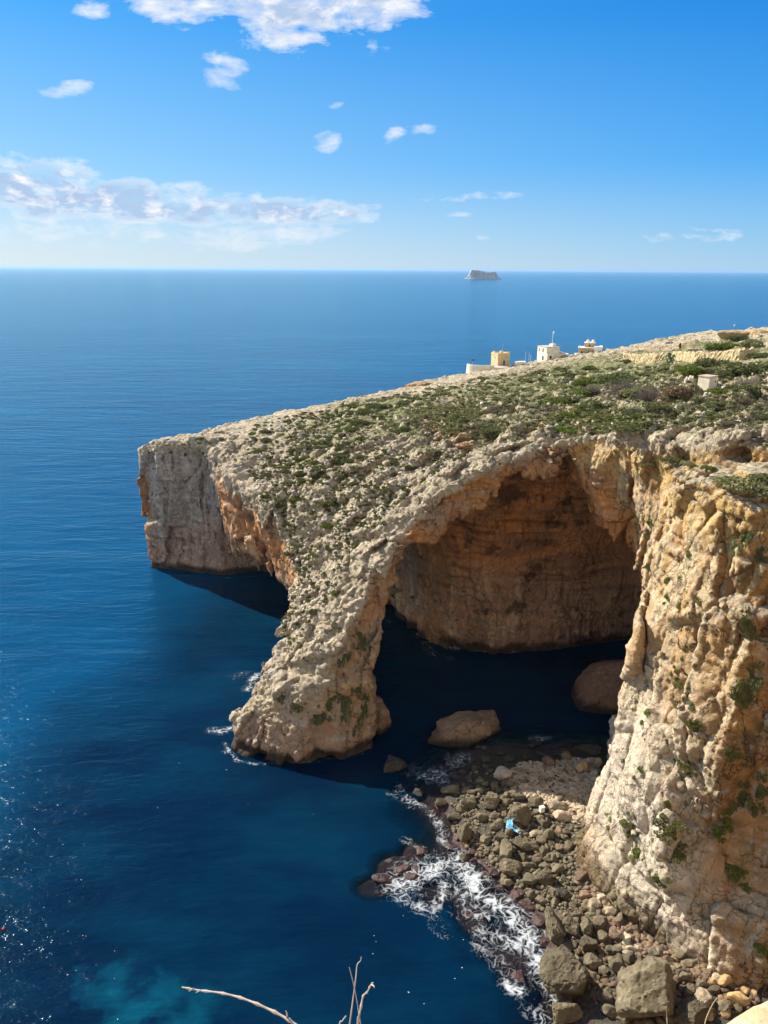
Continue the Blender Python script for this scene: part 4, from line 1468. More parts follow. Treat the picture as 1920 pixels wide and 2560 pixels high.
SHRUB_MESH, BIGSHRUB = [], []
for k in range(7):
    V, F = shrub_shape(300 + k, 620, 0.55 + 0.05 * (k % 4), 6)
    o = mesh_np('shrub', V, F, LM['dark'], smooth=False)
    SHRUB_MESH.append(o.data)
    bpy.data.objects.remove(o)
for k in range(5):
    V, F = shrub_shape(400 + k, 2600, 0.55, 13, 0.045)
    o = mesh_np('shrub', V, F, LM['dark'], smooth=False)
    BIGSHRUB.append(o.data)
    bpy.data.objects.remove(o)
PATCH_MESH = []
for k in range(5):
    V, F = shrub_shape(500 + k, 2200, 0.6, 30, 0.04, True)
    o = mesh_np('hanging_plant', V, F, LM['dark'], smooth=False)
    PATCH_MESH.append(o.data)
    bpy.data.objects.remove(o)
TWIGGY = []
for k in range(2):
    rg = np.random.default_rng(77 + k)
    Vs = []
    for _ in range(900):
        d = rg.normal(size=3)
        d[2] = abs(d[2]) * 0.8
        d /= np.linalg.norm(d)
        r0, r1 = rg.uniform(.1, .6), rg.uniform(.7, 1.0)
        j = rg.normal(size=3) * .12
        a, b = d * r0, d * r1 + j
        q = np.cross(d, rg.normal(size=3))
        q = q / np.linalg.norm(q) * .012
        Vs += [a - q, a + q, b + q * .4, b - q * .4]
    V = np.array(Vs) * np.array([1, 1, .8])
    o = mesh_np('bare_shrub', V, np.arange(len(V)).reshape(-1, 4), LM['mauve'], smooth=False)
    TWIGGY.append(o.data)
    bpy.data.objects.remove(o)


def put_shrub(p, r, mat, label, group=None, mesh=None, nor=None, flat=1.0, name='shrub', cat='shrub', stretch=None):
    o = bpy.data.objects.new(name, mesh or random.choice(SHRUB_MESH))
    COL.objects.link(o)
    o.location = (p[0], p[1], p[2] - 0.08 * r)
    sx = r * random.uniform(.85, 1.2)
    sy = r * random.uniform(.85, 1.2)
    o.scale = stretch or (sx, sy, r * flat * random.uniform(.85, 1.15))
    if nor is not None:
        n = Vector(nor) + Vector((0, 0, .35))
        o.rotation_mode = 'QUATERNION'
        o.rotation_quaternion = n.to_track_quat('Z', 'Y')
    else:
        o.rotation_euler = (0, 0, random.uniform(0, 6.28))
    set_mat(o, LM[mat])
    tag(o, label, cat, group)
    return o


def shrub_px(px, py, wpx, mat, label, group=None, big=None, flat=1.0, mesh=None, wall=False, name='shrub', cat='shrub', tall=None):
    loc, nor = hit(px, py)
    if loc is None:
        return None
    t = np.linalg.norm(loc - np.array([0, 0, CAM_H])) * 0.95
    r = wpx * t / 1920 / 2 / 0.88
    if big is None:
        big = wpx > 34
    ms = mesh or (random.choice(BIGSHRUB) if big else None)
    if tall:
        return put_shrub(loc, r, mat, label, group, ms, nor, flat, name, cat, stretch=(r, r * tall, r * flat))
    return put_shrub(loc, r, mat, label, group, ms, nor if wall else None, flat, name, cat)


# prominent shrubs, one by one (px, py of its middle-base, width px)
HERO = [
    (1240, 1083, 74, 'dark', .8, 'rounded dark green bush at the right end of the grey grass strip'),
    (1450, 985, 60, 'bright', .9, 'bright lime green tuft left of the dark thicket on the plateau'),
    (1475, 962, 76, 'bright', .9, 'bright green bush at the upper left of the grey bare shrubs'),
    (1380, 1010, 80, 'bright', .8, 'vivid green spreading bush with a dark side in the middle of the plateau'),
    (1420, 1000, 60, 'dark', .8, 'dark green bush tucked against the vivid green one'),
    (1540, 960, 110, 'dark', .8, 'large dark grey green thicket in the middle of the plateau'),
    (1500, 975, 70, 'grey', .7, 'grey green bush in front of the large thicket'),
    (1590, 990, 84, 'grey', .9, 'grey green shrub left of the rusty brown one'),
    (1640, 1022, 70, 'dark', .8, 'dark bush in deep shade below the rusty brown shrub'),
    (1600, 1040, 74, 'dark', .7, 'low dark bush left of the deep shaded one'),
    (1705, 990, 80, 'dark', .8, 'dark green bush below the white hut'),
    (1755, 1005, 46, 'dark', .8, 'round dark bush on its own right below the white hut'),
    (1725, 930, 76, 'bright', .8, 'yellow green bush behind the left side of the white hut'),
    (1790, 915, 90, 'dark', .8, 'dark olive bush behind the white hut roof'),
    (1815, 940, 60, 'dark', 1., 'dark leafy bush close to the right side of the white hut'),
    (1880, 930, 110, 'dark', .7, 'long dark green thicket right of the white hut'),
    (1860, 975, 80, 'dark', .7, 'low dark green thicket below the long one at the right'),
    (1800, 980, 70, 'bright', .5, 'fresh green low bush right below the hut'),
    (1880, 865, 70, 'grey', .8, 'grey green bush at the right skyline beside the ochre outcrop'),
    (1815, 870, 84, 'bright', .7, 'olive green spreading bush below the skyline outcrops'),
    (1850, 850, 60, 'dark', .8, 'dark round bush between the two skyline outcrops'),
    (1845, 885, 60, 'dark', .6, 'dark bush at the end of the long drystone wall'),
    (1905, 895, 60, 'dark', .8, 'dark bush at the right edge above the wall'),
    (1575, 905, 44, 'dark', .8, 'dark compact bush below the left end of the long drystone wall'),
    (1663, 915, 22, 'dark', .9, 'small dark ball bush below the prickly pear'),
    (1740, 1050, 90, 'dark', .6, 'dark green bush with fresh green tufts on the pale rock near the edge'),
    (1790, 1048, 44, 'dark', .7, 'dark bush joined to the one with fresh tufts'),
    (1905, 1045, 44, 'dark', .9, 'dark bush at the right frame edge on pale rock'),
    (1570, 1068, 90, 'dark', .45, 'long low dark green mat at the cliff edge'),
    (1420, 1075, 66, 'bright', .45, 'flat green mat near the cliff edge above the arch'),
    (1700, 1030, 60, 'dark', .5, 'olive bush above the dark tufted one'),
    (1250, 1000, 40, 'dark', .8, 'dark cushion bush right of the path in the middle of the plateau'),
    (1010, 1010, 40, 'dark', .8, 'dark bush at the left end of the plateau meadow'),
    (915, 1035, 48, 'dark', 1., 'very dark bush in the gully at the head of the rocky slope'),
    (900, 1062, 56, 'dark', .9, 'dark green thicket filling the upper gully'),
    (935, 1020, 44, 'dark', .9, 'dark bush at the top of the gully'),
    (880, 1078, 40, 'dark', .9, 'dark bush at the lower end of the gully'),
    (893, 1100, 26, 'bright', .9, 'small fresh green bush in the gully'),
    (1022, 1172, 26, 'dark', 1.3, 'upright dark bush alone on the pale rocky slope'),
    (1011, 1222, 28, 'dark', .9, 'dark round bush low on the rocky slope near the arch edge'),
    (820, 1316, 42, 'bright', .9, 'vivid green bush in the middle of the buttress top'),
    (962, 1310, 30, 'bright', 1., 'vivid green bush beside the orange arch edge'),
    (838, 1484, 32, 'bright', 1.1, 'vivid green bush on the lower buttress at its edge'),
    (720, 1385, 22, 'dark', .9, 'dark bush by the white rounded block of the buttress'),
]
for (px, py, w, mt, fl, lab) in HERO:
    shrub_px(px, py, w, mt, lab, None, None, fl)
for (px, py, w, lab) in [(1560, 985, 74, 'bare grey mauve shrub in front of the large thicket'), (1622, 1000, 70, 'leafless greyish shrub left of the rusty one'), (1480, 985, 50, 'bare pale grey shrub beside the bright bushes'),
                         (1590, 1035, 50, 'bare purplish shrub left of the deep shaded bush'), (1722, 925, 34, 'small bare grey tree beside the white hut')]:
    shrub_px(px, py, w, 'mauve', lab, None, None, 1.1, random.choice(TWIGGY), name='bare_shrub')
shrub_px(1690, 985, 90, 'brown', 'rusty brown shrub in autumn leaf left below the white hut', None, True, .9)
shrub_px(1665, 1003, 50, 'brown', 'smaller rusty brown shrub joined to the large one', None, True, .8)

# shrubs on the bench and walls of the right cliff
for (px, py, w, mt, fl, lab) in [
    (1880, 1222, 120, 'grey', .8, 'large grey green bush overhanging the lip of the right cliff'),
    (1905, 1200, 70, 'dark', .8, 'dark green bush behind the large grey one on the right lip'),
    (1820, 1205, 60, 'grey', .7, 'grey bush at the left side of the lip clump'),
    (1770, 1172, 40, 'bright', .7, 'bright green cushion on the bench below the yellow hollow'),
    (1690, 1150, 60, 'dark', .5, 'dark low bush on the bench at the left of the yellow hollow'),
    (1620, 1160, 44, 'grey', .6, 'grey green bush hanging over the bench edge'),
    (1730, 1160, 50, 'grey', .5, 'grey low bush in the middle of the bench')]:
    shrub_px(px, py, w, mt, lab, None, None, fl)
for (px, py, w, tl, mt, lab) in [
    (1880, 1690, 60, 1.6, 'dark', 'dark hanging plants high on the shaded right wall'),
    (1850, 1735, 50, 1.2, 'olive', 'olive bush below the dark hanging plants on the right wall'),
    (1900, 1980, 50, 2.0, 'dark', 'dark green curtain of plants at the right frame edge'),
    (1855, 1990, 50, 1.6, 'dark', 'dark plants in the shaded recess low on the right wall'),
    (1815, 2050, 54, 1.0, 'bright', 'fresh green bush at the lip of the shaded recess'),
    (1795, 2085, 26, 1.5, 'bright', 'narrow fresh green tuft hanging below the recess bush'),
    (1845, 2170, 44, 1.0, 'bright', 'fresh green bush low on the right wall near the frame'),
    (1868, 2215, 24, 1.5, 'bright', 'narrow green tuft below the low fresh bush'),
    (1903, 2368, 30, 1.0, 'bright', 'single green tuft low at the right edge of the wall'),
    (1860, 1340, 46, 2.0, 'dark', 'dark weed streak in the upper right wall hollow'),
    (1905, 1390, 36, 1.6, 'dark', 'dark plants under the overhang at the upper right edge'),
    (1870, 1560, 34, 2.2, 'dark', 'tall dark stain of plants midway up the right wall'),
    (1580, 2065, 40, 1.4, 'olive', 'olive bush on the lit foot of the right cliff'),
    (1680, 2070, 66, .8, 'olive', 'wide olive bush cluster on the lower lit cliff'),
    (1690, 2125, 60, .8, 'olive', 'olive grey bush below the wide cluster on the lit cliff'),
    (1716, 1910, 38, 1.0, 'olive', 'olive bush on the ridge of the lit cliff'),
    (1745, 1810, 40, .8, 'olive', 'olive shrub on a ledge in the middle of the right wall'),
    (1835, 1880, 40, .8, 'olive', 'olive tuft on the shaded wall above the recess')]:
    shrub_px(px, py, w * 1.25, mt, lab, None, True, .6, random.choice(PATCH_MESH), True, tall=tl)
# plants hanging on the buttress face
for (px, py, w, tl, lab) in [(899, 1590, 26, 2.6, 'narrow dark plant streak on the inner edge of the buttress'), (862, 1640, 26, 2.0, 'dark plant patch in the middle of the buttress face'),
                             (823, 1755, 40, 1.7, 'dark green hanging patch at the left of the buttress foot cluster'), (860, 1745, 34, 2.6, 'dark hanging curtain in the centre of the buttress foot'),
                             (903, 1770, 44, 2.4, 'dense dark curtain of plants at the right of the buttress foot'), (895, 1720, 30, 1.6, 'green plants at the top of the right curtain'),
                             (790, 1790, 34, 1.2, 'dark low patch at the left base of the hanging plants'), (742, 1765, 28, 1.0, 'small dark bush on the smooth lower buttress'), (705, 1738, 22, 1.2, 'small dark tuft high on the left of the buttress face'),
                             (850, 1572, 20, 1.6, 'small dark tuft on the upper buttress face')]:
    shrub_px(px, py, w * 1.35, 'dark', lab, None, True, .5, random.choice(PATCH_MESH), True, 'hanging_plant', 'plant', tl)


def scatter_px(n, poly, w0, w1, mats, label, group, wall=False, nzmin=0.35, flat=.75, name='shrub', cat='shrub', power=2.0):
    P = np.array(poly)
    c = 0
    tries = 0
    while c < n and tries < n * 25:
        tries += 1
        px, py = random.uniform(P[:, 0].min(), P[:, 0].max()), random.uniform(P[:, 1].min(), P[:, 1].max())
        if not in_poly(poly, px, py):
            continue
        loc, nor = hit(px, py)
        if loc is None or nor[2] < nzmin:
            continue
        w = w0 + (w1 - w0) * random.random() ** power
        shrub_px(px, py, w, random.choice(mats), label, group, False, flat, None, wall, name, cat)
        c += 1


SLOPE = [(640, 1060), (860, 1010), (960, 1120), (1180, 1130), (1050, 1210), (960, 1290), (900, 1360), (820, 1500), (720, 1620), (700, 1560), (740, 1440), (700, 1330), (640, 1240), (610, 1130)]
PLAT = [(880, 1010), (1000, 985), (1200, 945), (1400, 920), (1560, 920), (1700, 915), (1920, 905), (1920, 1070), (1700, 1070), (1440, 1090), (1180, 1110), (980, 1090)]
scatter_px(85, SLOPE, 12, 34, ['dark', 'dark', 'dark', 'grey', 'bright'], 'small cushion shrub among pale boulders on the sloping top of the arch', 'cushion shrubs on the arch slope', nzmin=.3)
scatter_px(46, [(740, 1110), (800, 1060), (880, 1010), (940, 1040), (930, 1110), (900, 1180), (860, 1260), (780, 1300), (720, 1250), (700, 1180)], 18, 44, ['dark', 'dark', 'dark', 'grey', 'olive'], 'dark bush of the thicket filling the gully on the rocky slope', 'bushes filling the gully', nzmin=.25, power=1.2)
scatter_px(75, PLAT, 14, 52, ['dark', 'dark', 'grey', 'dark', 'bright'], 'low shrub growing on the open plateau behind the arch', 'low shrubs on the plateau', nzmin=.5, flat=.6)
scatter_px(14, [(350, 1125), (520, 1085), (640, 1060), (650, 1100), (560, 1110), (430, 1120)], 10, 26, ['dark', 'grey'], 'small dark shrub along the rim of the far grey headland', 'shrubs on the headland rim', nzmin=.3, flat=.5)
scatter_px(60, [(1560, 1300), (1700, 1250), (1760, 1400), (1740, 1700), (1760, 2000), (1700, 2250), (1560, 2150), (1500, 2050), (1520, 1950), (1590, 1750), (1640, 1600), (1620, 1450)], 12, 28,
           ['olive', 'olive', 'grey', 'bright'], 'small olive tuft rooted in the lit face of the right cliff', 'tufts on the lit right cliff', True, -.3, .6, 'cliff_tuft', 'plant')


def build_scrub():
    """ground cover : tufts too many to count"""
    for nm, poly, n, w0, w1, mt, lab in (('scrub', SLOPE, 1050, 5, 16, 'olive', 'sparse grey green scrub between the rocks of the arch slope'), ('scrub', SLOPE, 420, 6, 15, 'dark', 'dark low scrub between the rocks of the arch slope'),
                                         ('scrub', PLAT, 300, 5, 18, 'dark', 'dark low scrub covering the plateau'), ('grass', PLAT, 2000, 6, 19, 'grey', 'dry grey green grass over the plateau'),
                                         ('grass', [(1000, 1040), (1060, 1000), (1200, 1030), (1250, 1080), (1190, 1120), (1100, 1070)], 800, 6, 14, 'grey', 'grey green grass strip in the hollow of the plateau'),
                                         ('grass', [(1330, 1040), (1480, 1000), (1640, 1060), (1560, 1075), (1400, 1070)], 420, 6, 14, 'bright', 'fresh green grass in front of the thickets')):
        P = np.array(poly)
        Vs, Fs, off, c, tr = [], [], 0, 0, 0
        protos = [shrub_shape(900 + k, 46, .6, 3, .2) for k in range(6)]
        while c < n and tr < n * 12:
            tr += 1
            px, py = random.uniform(P[:, 0].min(), P[:, 0].max()), random.uniform(P[:, 1].min(), P[:, 1].max())
            if not in_poly(poly, px, py):
                continue
            loc, nor = hit(px, py)
            if loc is None or nor[2] < .35:
                continue
            if gnoise(np.array([[loc[0] / 7, loc[1] / 7, len(lab)]]))[0] < -0.15:
                continue
            t = np.linalg.norm(loc - np.array([0, 0, CAM_H]))
            r = random.uniform(w0, w1) * t / 1920 / 1.7
            V, F = random.choice(protos)
            a = random.uniform(0, 6.28)
            cs, sn = math.cos(a), math.sin(a)
            W = V * r
            Vs.append(np.stack([W[:, 0] * cs - W[:, 1] * sn, W[:, 0] * sn + W[:, 1] * cs, W[:, 2] * .8], 1) + loc)
            Fs.append(F + off)
            off += len(V)
            c += 1
        o = mesh_np(nm, np.concatenate(Vs), np.concatenate(Fs), LM[mt], smooth=False)
        tag(o, lab, 'scrub' if nm == 'scrub' else 'grass', kind='stuff')


build_scrub()


# ------------------------------------------------------------------ plain builders
class MB:
    def __init__(s):
        s.V, s.F = [], []

    def add(s, V, F):
        o = len(s.V)
        s.V += [tuple(v) for v in V]
        s.F += [tuple(i + o for i in f) for f in F]
        return s

    def box(s, x0, x1, y0, y1, z0, z1, rot=0.0, piv=(0, 0)):
        P = [(x0, y0, z0), (x1, y0, z0), (x1, y1, z0), (x0, y1, z0), (x0, y0, z1), (x1, y0, z1), (x1, y1, z1), (x0, y1, z1)]
        if rot:
            c, n = math.cos(rot), math.sin(rot)
            P = [((x - piv[0]) * c - (y - piv[1]) * n + piv[0], (x - piv[0]) * n + (y - piv[1]) * c + piv[1], z) for x, y, z in P]
        return s.add(P, [(0, 3, 2, 1), (4, 5, 6, 7), (0, 1, 5, 4), (1, 2, 6, 5), (2, 3, 7, 6), (3, 0, 4, 7)])

    def tube(s, pts, rads, n=7):
        pts = [Vector(p) for p in pts]
        V, F = [], []
        for i, p in enumerate(pts):
            d = (pts[min(i + 1, len(pts) - 1)] - pts[max(i - 1, 0)]).normalized()
            a = d.orthogonal().normalized() if i == 0 else (pa - d * pa.dot(d)).normalized()
            pa = a
            b = d.cross(a)
            for k in range(n):
                t = 2 * math.pi * k / n
                V.append(p + (a * math.cos(t) + b * math.sin(t)) * rads[i])
        for i in range(len(pts) - 1):
            for k in range(n):
                F.append((i * n + k, i * n + (k + 1) % n, (i + 1) * n + (k + 1) % n, (i + 1) * n + k))
        F.append(tuple(range(n))[::-1])
        F.append(tuple((len(pts) - 1) * n + k for k in range(n)))
        return s.add(V, F)

    def dome(s, c, r, h, n=12, m=5):
        V, F = [], []
        for j in range(m):
            a = math.pi / 2 * j / m
            for k in range(n):
                t = 2 * math.pi * k / n
                V.append((c[0] + r * math.cos(a) * math.cos(t), c[1] + r * math.cos(a) * math.sin(t), c[2] + h * math.sin(a)))
        V.append((c[0], c[1], c[2] + h))
        for j in range(m - 1):
            for k in range(n):
                F.append((j * n + k, j * n + (k + 1) % n, (j + 1) * n + (k + 1) % n, (j + 1) * n + k))
        for k in range(n):
            F.append(((m - 1) * n + k, (m - 1) * n + (k + 1) % n, m * n))
        F.append(tuple(range(n))[::-1])
        return s.add(V, F)

    def build(s, name, mat, parent=None, smooth=False):
        me = bpy.data.meshes.new(name)
        me.from_pydata([tuple(v) for v in s.V], [], s.F)
        me.update()
        if smooth:
            me.polygons.foreach_set('use_smooth', [True] * len(me.polygons))
        me.materials.append(mat)
        o = bpy.data.objects.new(name, me)
        COL.objects.link(o)
        if parent:
            o.parent = parent
        return o


def empty(name, loc, rz=0.0, label=None, cat=None, group=None):
    o = bpy.data.objects.new(name, None)
    o.empty_display_size = 0.5
    COL.objects.link(o)
    o.location = loc
    o.rotation_euler = (0, 0, rz)
    return tag(o, label, cat, group)


def flat_mat(name, col, rough=0.8, var=0.15, scale=1.5, bump=0.02):
    m, g = new_mat(name)
    tc = g.n('ShaderNodeTexCoord').outputs['Object']
    n = g.noise(tc, scale, 6, 0.65)
    n2 = g.noise(g.scaled(tc, (1, 1, .25)), scale * 2.3, 5, 0.7)
    lo = tuple(c * (1 - var * 1.6) for c in col)
    hi = tuple(min(1, c * (1 + var)) for c in col)
    c = g.mix(g.maprange(n, 0.3, 0.7), lo, hi)
    c = g.mix(g.maprange(n2, 0.55, 0.75, 0, 0.5), c, tuple(x * 0.7 for x in col))
    b = g.n('ShaderNodeBump', Strength=0.6, Distance=bump, Height=n2)
    p = g.n('ShaderNodeBsdfPrincipled', Base_Color=c, Roughness=rough, Normal=b.outputs[0])
    p.inputs['Specular IOR Level'].default_value = 0.25
    out = g.n('ShaderNodeOutputMaterial')
    g.t.links.new(p.outputs[0], out.inputs[0])
    return m


M_YEL = flat_mat('yellow_ashlar', (.62, .46, .24), scale=.8)
M_CRM = flat_mat('cream_render', (.74, .66, .50), scale=.6)
M_WHT = flat_mat('white_render', (.80, .78, .72), scale=.6, var=.06)
M_TAN = flat_mat('brown_stone_wall', (.46, .36, .24), scale=.9)
M_DRK = flat_mat('dark_opening', (.03, .026, .022), var=.1)
M_ROOF = flat_mat('flat_roof_screed', (.42, .38, .33), var=.15)
M_MET = flat_mat('galvanised_pole', (.50, .50, .50), .5, .1)
M_BLUE = flat_mat('light_blue_plastic', (.18, .50, .80), .45, .12, 2.5, 0.05)
M_TWIG = flat_mat('weathered_twig_bark', (.44, .36, .30), .8, .22, 60, 0.002)
M_CACT = flat_mat('cactus_pad', (.17, .22, .12), .6, .25, 3)
M_RED = flat_mat('red_float', (.55, .05, .04), .4, .1)
M_DRY = flat_mat('dry_grass_stem', (.45, .36, .2), .8, .15, 30, .001)


def ground_at(x, y):
    ok, loc, nor, _ = LAND.ray_cast(Vector((x, y, 120)), Vector((0, 0, -1)))
    return loc.z if ok else 30.0


# ------------------------------------------------------------------ buildings on the skyline
def window(parent, x, y0, z, w, h, axis='y', mat=None, nm='window'):
    """recess framed in a wall face; wall face at coordinate y0 facing -y (or -x)"""
    m = MB()
    if axis == 'y':
        m.box(x - w / 2, x + w / 2, y0 - .03, y0 + .02, z, z + h)
    else:
        m.box(y0 - .03, y0 + .02, x - w / 2, x + w / 2, z, z + h)
    o = m.build(nm, mat or M_DRK, parent)
    f = MB()
    e = .09
    for a in ((x - w / 2 - e, x - w / 2, z - e, z + h + e), (x + w / 2, x + w / 2 + e, z - e, z + h + e), (x - w / 2, x + w / 2, z - e, z), (x - w / 2, x + w / 2, z + h, z + h + e)):
        if axis == 'y':
            f.box(a[0], a[1], y0 - .07, y0 + .02, a[2], a[3])
        else:
            f.box(y0 - .07, y0 + .02, a[0], a[1], a[2], a[3])
    f.build('frame', M_CRM, o)
    return o


def build_tower():
    p = PY(1250, 913, 296)
    t = empty('watchtower', (p[0], p[1], p[2]), R(22), 'square yellow stone coastal watchtower with small turrets on its flat roof', 'tower')
    MB().box(-2.75, 2.75, -2.75, 2.75, -6, 5.1).build('wall', M_YEL, t)
    MB().box(-2.9, 2.9, -2.9, 2.9, 4.75, 4.98).build('cornice', M_YEL, t)
    m = MB()
    for (a, b, c, d) in ((-2.75, 2.75, -2.75, -2.45), (-2.75, 2.75, 2.45, 2.75), (-2.75, -2.45, -2.45, 2.45), (2.45, 2.75, -2.45, 2.45)):
        m.box(a, b, c, d, 5.1, 5.45)
    m.build('parapet', M_YEL, t)
    MB().box(-.8, .3, -1.6, -.6, 5.1, 6.25).build('turret', M_YEL, t)
    MB().box(-2.72, -1.9, .6, 1.6, 5.45, 6.0).build('turret', M_YEL, t)
    MB().box(1.7, 2.74, -2.74, -1.9, 5.45, 5.8).build('turret', M_YEL, t)
    MB().tube([(1.6, 1.2, 5.1), (1.6, 1.2, 9.4)], [.05, .03]).build('antenna', M_MET, t)
    window(t, .2, -2.75, .3, .8, 2.1, nm='door')
    window(t, 1.4, -2.75, 3.2, .35, .6)
    window(t, -.6, -2.75, 3.0, .5, .9, 'x')
    # low battery round the tower
    b = empty('battery_wall', tuple(PY(1208, 924, 290)), 0, 'low curved pale gun battery wall left of the yellow tower', 'wall')
    n = 18
    V, F = [], []
    for k in range(n + 1):
        a = math.pi * (0.98 + 0.72 * k / n)
        for r, z in ((6.6, -7), (6.0, 2.1), (5.4, 2.1), (5.4, 1.2)):
            V.append((math.cos(a) * r * 1.02, math.sin(a) * r * 0.8, z))
    for k in range(n):
        for j in range(3):
            F.append((k * 4 + j, (k + 1) * 4 + j, (k + 1) * 4 + j + 1, k * 4 + j + 1))
    MB().add(V, F).build('wall', M_CRM, b)
    MB().box(-.4, 9.5, -4.4, -3.9, -5, 1.3).build('side_wall', M_CRM, b)
    V2 = [(math.cos(math.pi * (0.98 + 0.72 * k / n)) * 5.5, math.sin(math.pi * (0.98 + 0.72 * k / n)) * 4.4, 1.2) for k in range(n + 1)] + [(9, -3.9, 1.2), (9, 3, 1.2), (-5, 3, 1.2)]
    MB().add(V2, [tuple(range(len(V2)))]).build('floor', M_ROOF, b)
    f = empty('flag_pole', tuple(PY(1181, 905, 292)), 0, 'small pole with dark pennant standing on the battery left of the tower', 'flag')
    MB().tube([(0, 0, -2.5), (0, 0, 1.3)], [.06, .05]).build('pole', M_MET, f)
    MB().add([(0, 0, 1.25), (0, 0, .35), (.55, .05, .4), (.45, .1, 1.1)], [(0, 1, 2, 3)]).add([(0, .02, 1.25), (0, .02, .35), (-.35, .05, .45)], [(0, 1, 2)]).build('pennant', M_DRK, f)


def build_houses():
    p = PY(1382, 897, 300)
    h = empty('white_house', tuple(p), R(20), 'cream two level house with arched dark windows and a mast on its roof', 'house')
    MB().box(-4.6, 4.2, -3, 5, -5, 2.6).build('lower_wall', M_CRM, h)
    MB().box(-4.6, 1.6, -2.2, 5, 2.6, 5.2).build('upper_wall', M_CRM, h)
    MB().box(-4.75, 1.75, -2.35, 5.15, 5.2, 5.4).build('roof', M_ROOF, h)
    MB().box(1.6, 4.35, -3.15, 5.15, 2.6, 2.8).build('terrace', M_ROOF, h)
    MB().box(-.6, 1.2, 0, 2.4, 5.4, 6.3).build('roof_room', M_CRM, h)
    window(h, .5, -4.6, 3.1, .9, 1.5, 'x')
    window(h, .3, -4.6, -.4, 1.2, 1.8, 'x')
    window(h, 3.6, -4.6, 3.2, .7, 1.1, 'x')
    window(h, -3.0, -3, .4, .9, 1.3)
    window(h, 2.5, -3, .6, .8, 1.0)
    MB().tube([(-.2, 1, 5.4), (-.1, 1, 9.5), (.1, 1, 11.6)], [.10, .07, .05]).tube([(.1, .95, 10.6), (.1, .95, 11.7)], [.28, .28], 8).build('antenna_mast', M_WHT, h)
    MB().tube([(1.2, 1.5, 5.4), (1.2, 1.5, 6.1)], [.4, .4], 10).build('water_tank', M_WHT, h)
    p = PY(1428, 897, 302)
    w = empty('yard_wall', tuple(p), R(6), 'low white yard wall and sheds between the two skyline houses', 'wall')
    MB().box(-4.5, 7, -.2, .2, -3, 1.7).build('wall', M_CRM, w)
    MB().box(-4, -1, .2, 3, -3, 2.1).build('shed', M_WHT, w)
    MB().box(2, 4, .2, 2, -3, 2.3).build('shed', M_CRM, w)
    p = PY(1474, 889, 305)
    h = empty('stone_house', tuple(p), R(-14), 'brown stone house with white annex and two white roof domes', 'house')
    MB().box(-4.8, 1.6, -2.5, 4.5, -4, 3.4).build('wall', M_TAN, h)
    MB().box(-2.4, 1.8, 0, 4.4, 3.4, 5.4).build('upper_wall', M_TAN, h)
    MB().box(-4.95, 1.7, -2.65, 4.65, 3.4, 3.58).build('roof', M_CRM, h)
    MB().box(-2.55, 1.95, -.15, 4.55, 5.4, 5.6).build('roof', M_CRM, h)
    MB().box(1.6, 4.9, -2.9, 2.8, -4, 4.0).build('annex', M_WHT, h)
    MB().box(1.5, 5.0, -3.0, 2.9, 4.0, 4.2).build('annex_roof', M_WHT, h)
    for x in (-1.1, 1.0):
        MB().tube([(x, 1.2, 5.6), (x, 1.2, 6.3)], [.62, .62], 10).dome((x, 1.2, 6.3), .62, .55).build('roof_tank', M_WHT, h, True)
    MB().tube([(-4.4, 0, 3.5), (-4.4, 0, 4.3)], [.35, .35], 10).build('water_tank', M_MET, h)
    window(h, -3.3, -2.5, .9, .8, 1.2)
    window(h, -.6, -2.5, .9, .8, 1.2)
    window(h, -.3, 0, 3.9, .7, 1.0)
    p = PY(1300, 912, 292)
    h = empty('small_shed', tuple(p), R(10), 'tiny cream shed between the tower and the cream house', 'shed')
    MB().box(-1.9, 1.9, -1.2, 1.2, -3, 1.1).build('wall', M_CRM, h)
    MB().box(-2.0, 2.0, -1.3, 1.3, 1.1, 1.25).build('roof', M_WHT, h)
    window(h, .6, -1.2, .0, .5, .6)
    for q in [o for o in COL.objects if o.name in ('white_house', 'stone_house', 'watchtower', 'yard_wall')]:
        q.scale = (.92, .92, .88)
    # white hut on the plateau
    loc, _ = hit(1768, 962)
    h = empty('white_hut', tuple(loc), R(34), 'small white flat roofed hut among bushes on the plateau', 'hut')
    MB().box(-1.75, 1.75, -1.6, 1.6, -1.5, 2.2).build('wall', M_CRM, h)
    MB().box(-1.9, 1.9, -1.75, 1.75, 2.2, 2.42).build('roof', M_TAN, h)
    window(h, .9, -1.6, .7, .5, .5)
    h.scale = (.6, .6, .6)
    loc, _ = hit(1722, 955)
    w = empty('ruined_wall', tuple(loc), R(25), 'broken pale stone wall left of the white hut', 'wall')
    m = MB()
    for k in range(7):
        m.box(-1.6 + k * .45, -1.16 + k * .45, -.25, .25, -1, 1.0 + .5 * math.sin(k * 2.1) + .1 * k)
    m.build('wall', M_CRM, w)
    w.scale = (.6, .6, .6)


build_tower()
build_houses()


def pole(px, py0, py1, y, label, arm=False):
    b = PY(px, py0, y)
    tpt = PY(px, py1, y)
    o = empty('pole', tuple(b), 0, label, 'pole')
    h = tpt[2] - b[2]
    MB().tube([(0, 0, -3), (0, 0, h)], [.12, .08]).build('post', M_MET, o)
    if arm:
        MB().tube([(-.7, 0, h - .4), (.7, 0, h - .4)], [.06, .06]).build('cross_arm', M_MET, o)


pole(1313, 905, 878, 300, 'white lamp pole just right of the tower')
pole(1322, 903, 882, 302, 'thin mast leaning beside the white lamp pole')
pole(1326, 903, 887, 303, 'shortest mast of the three right of the tower')
pole(1676, 862, 849, 262, 'lone grey pole behind the dark stone enclosure', True)
pole(1579, 880, 865, 285, 'small grey pole on the skyline right of the brown house', True)


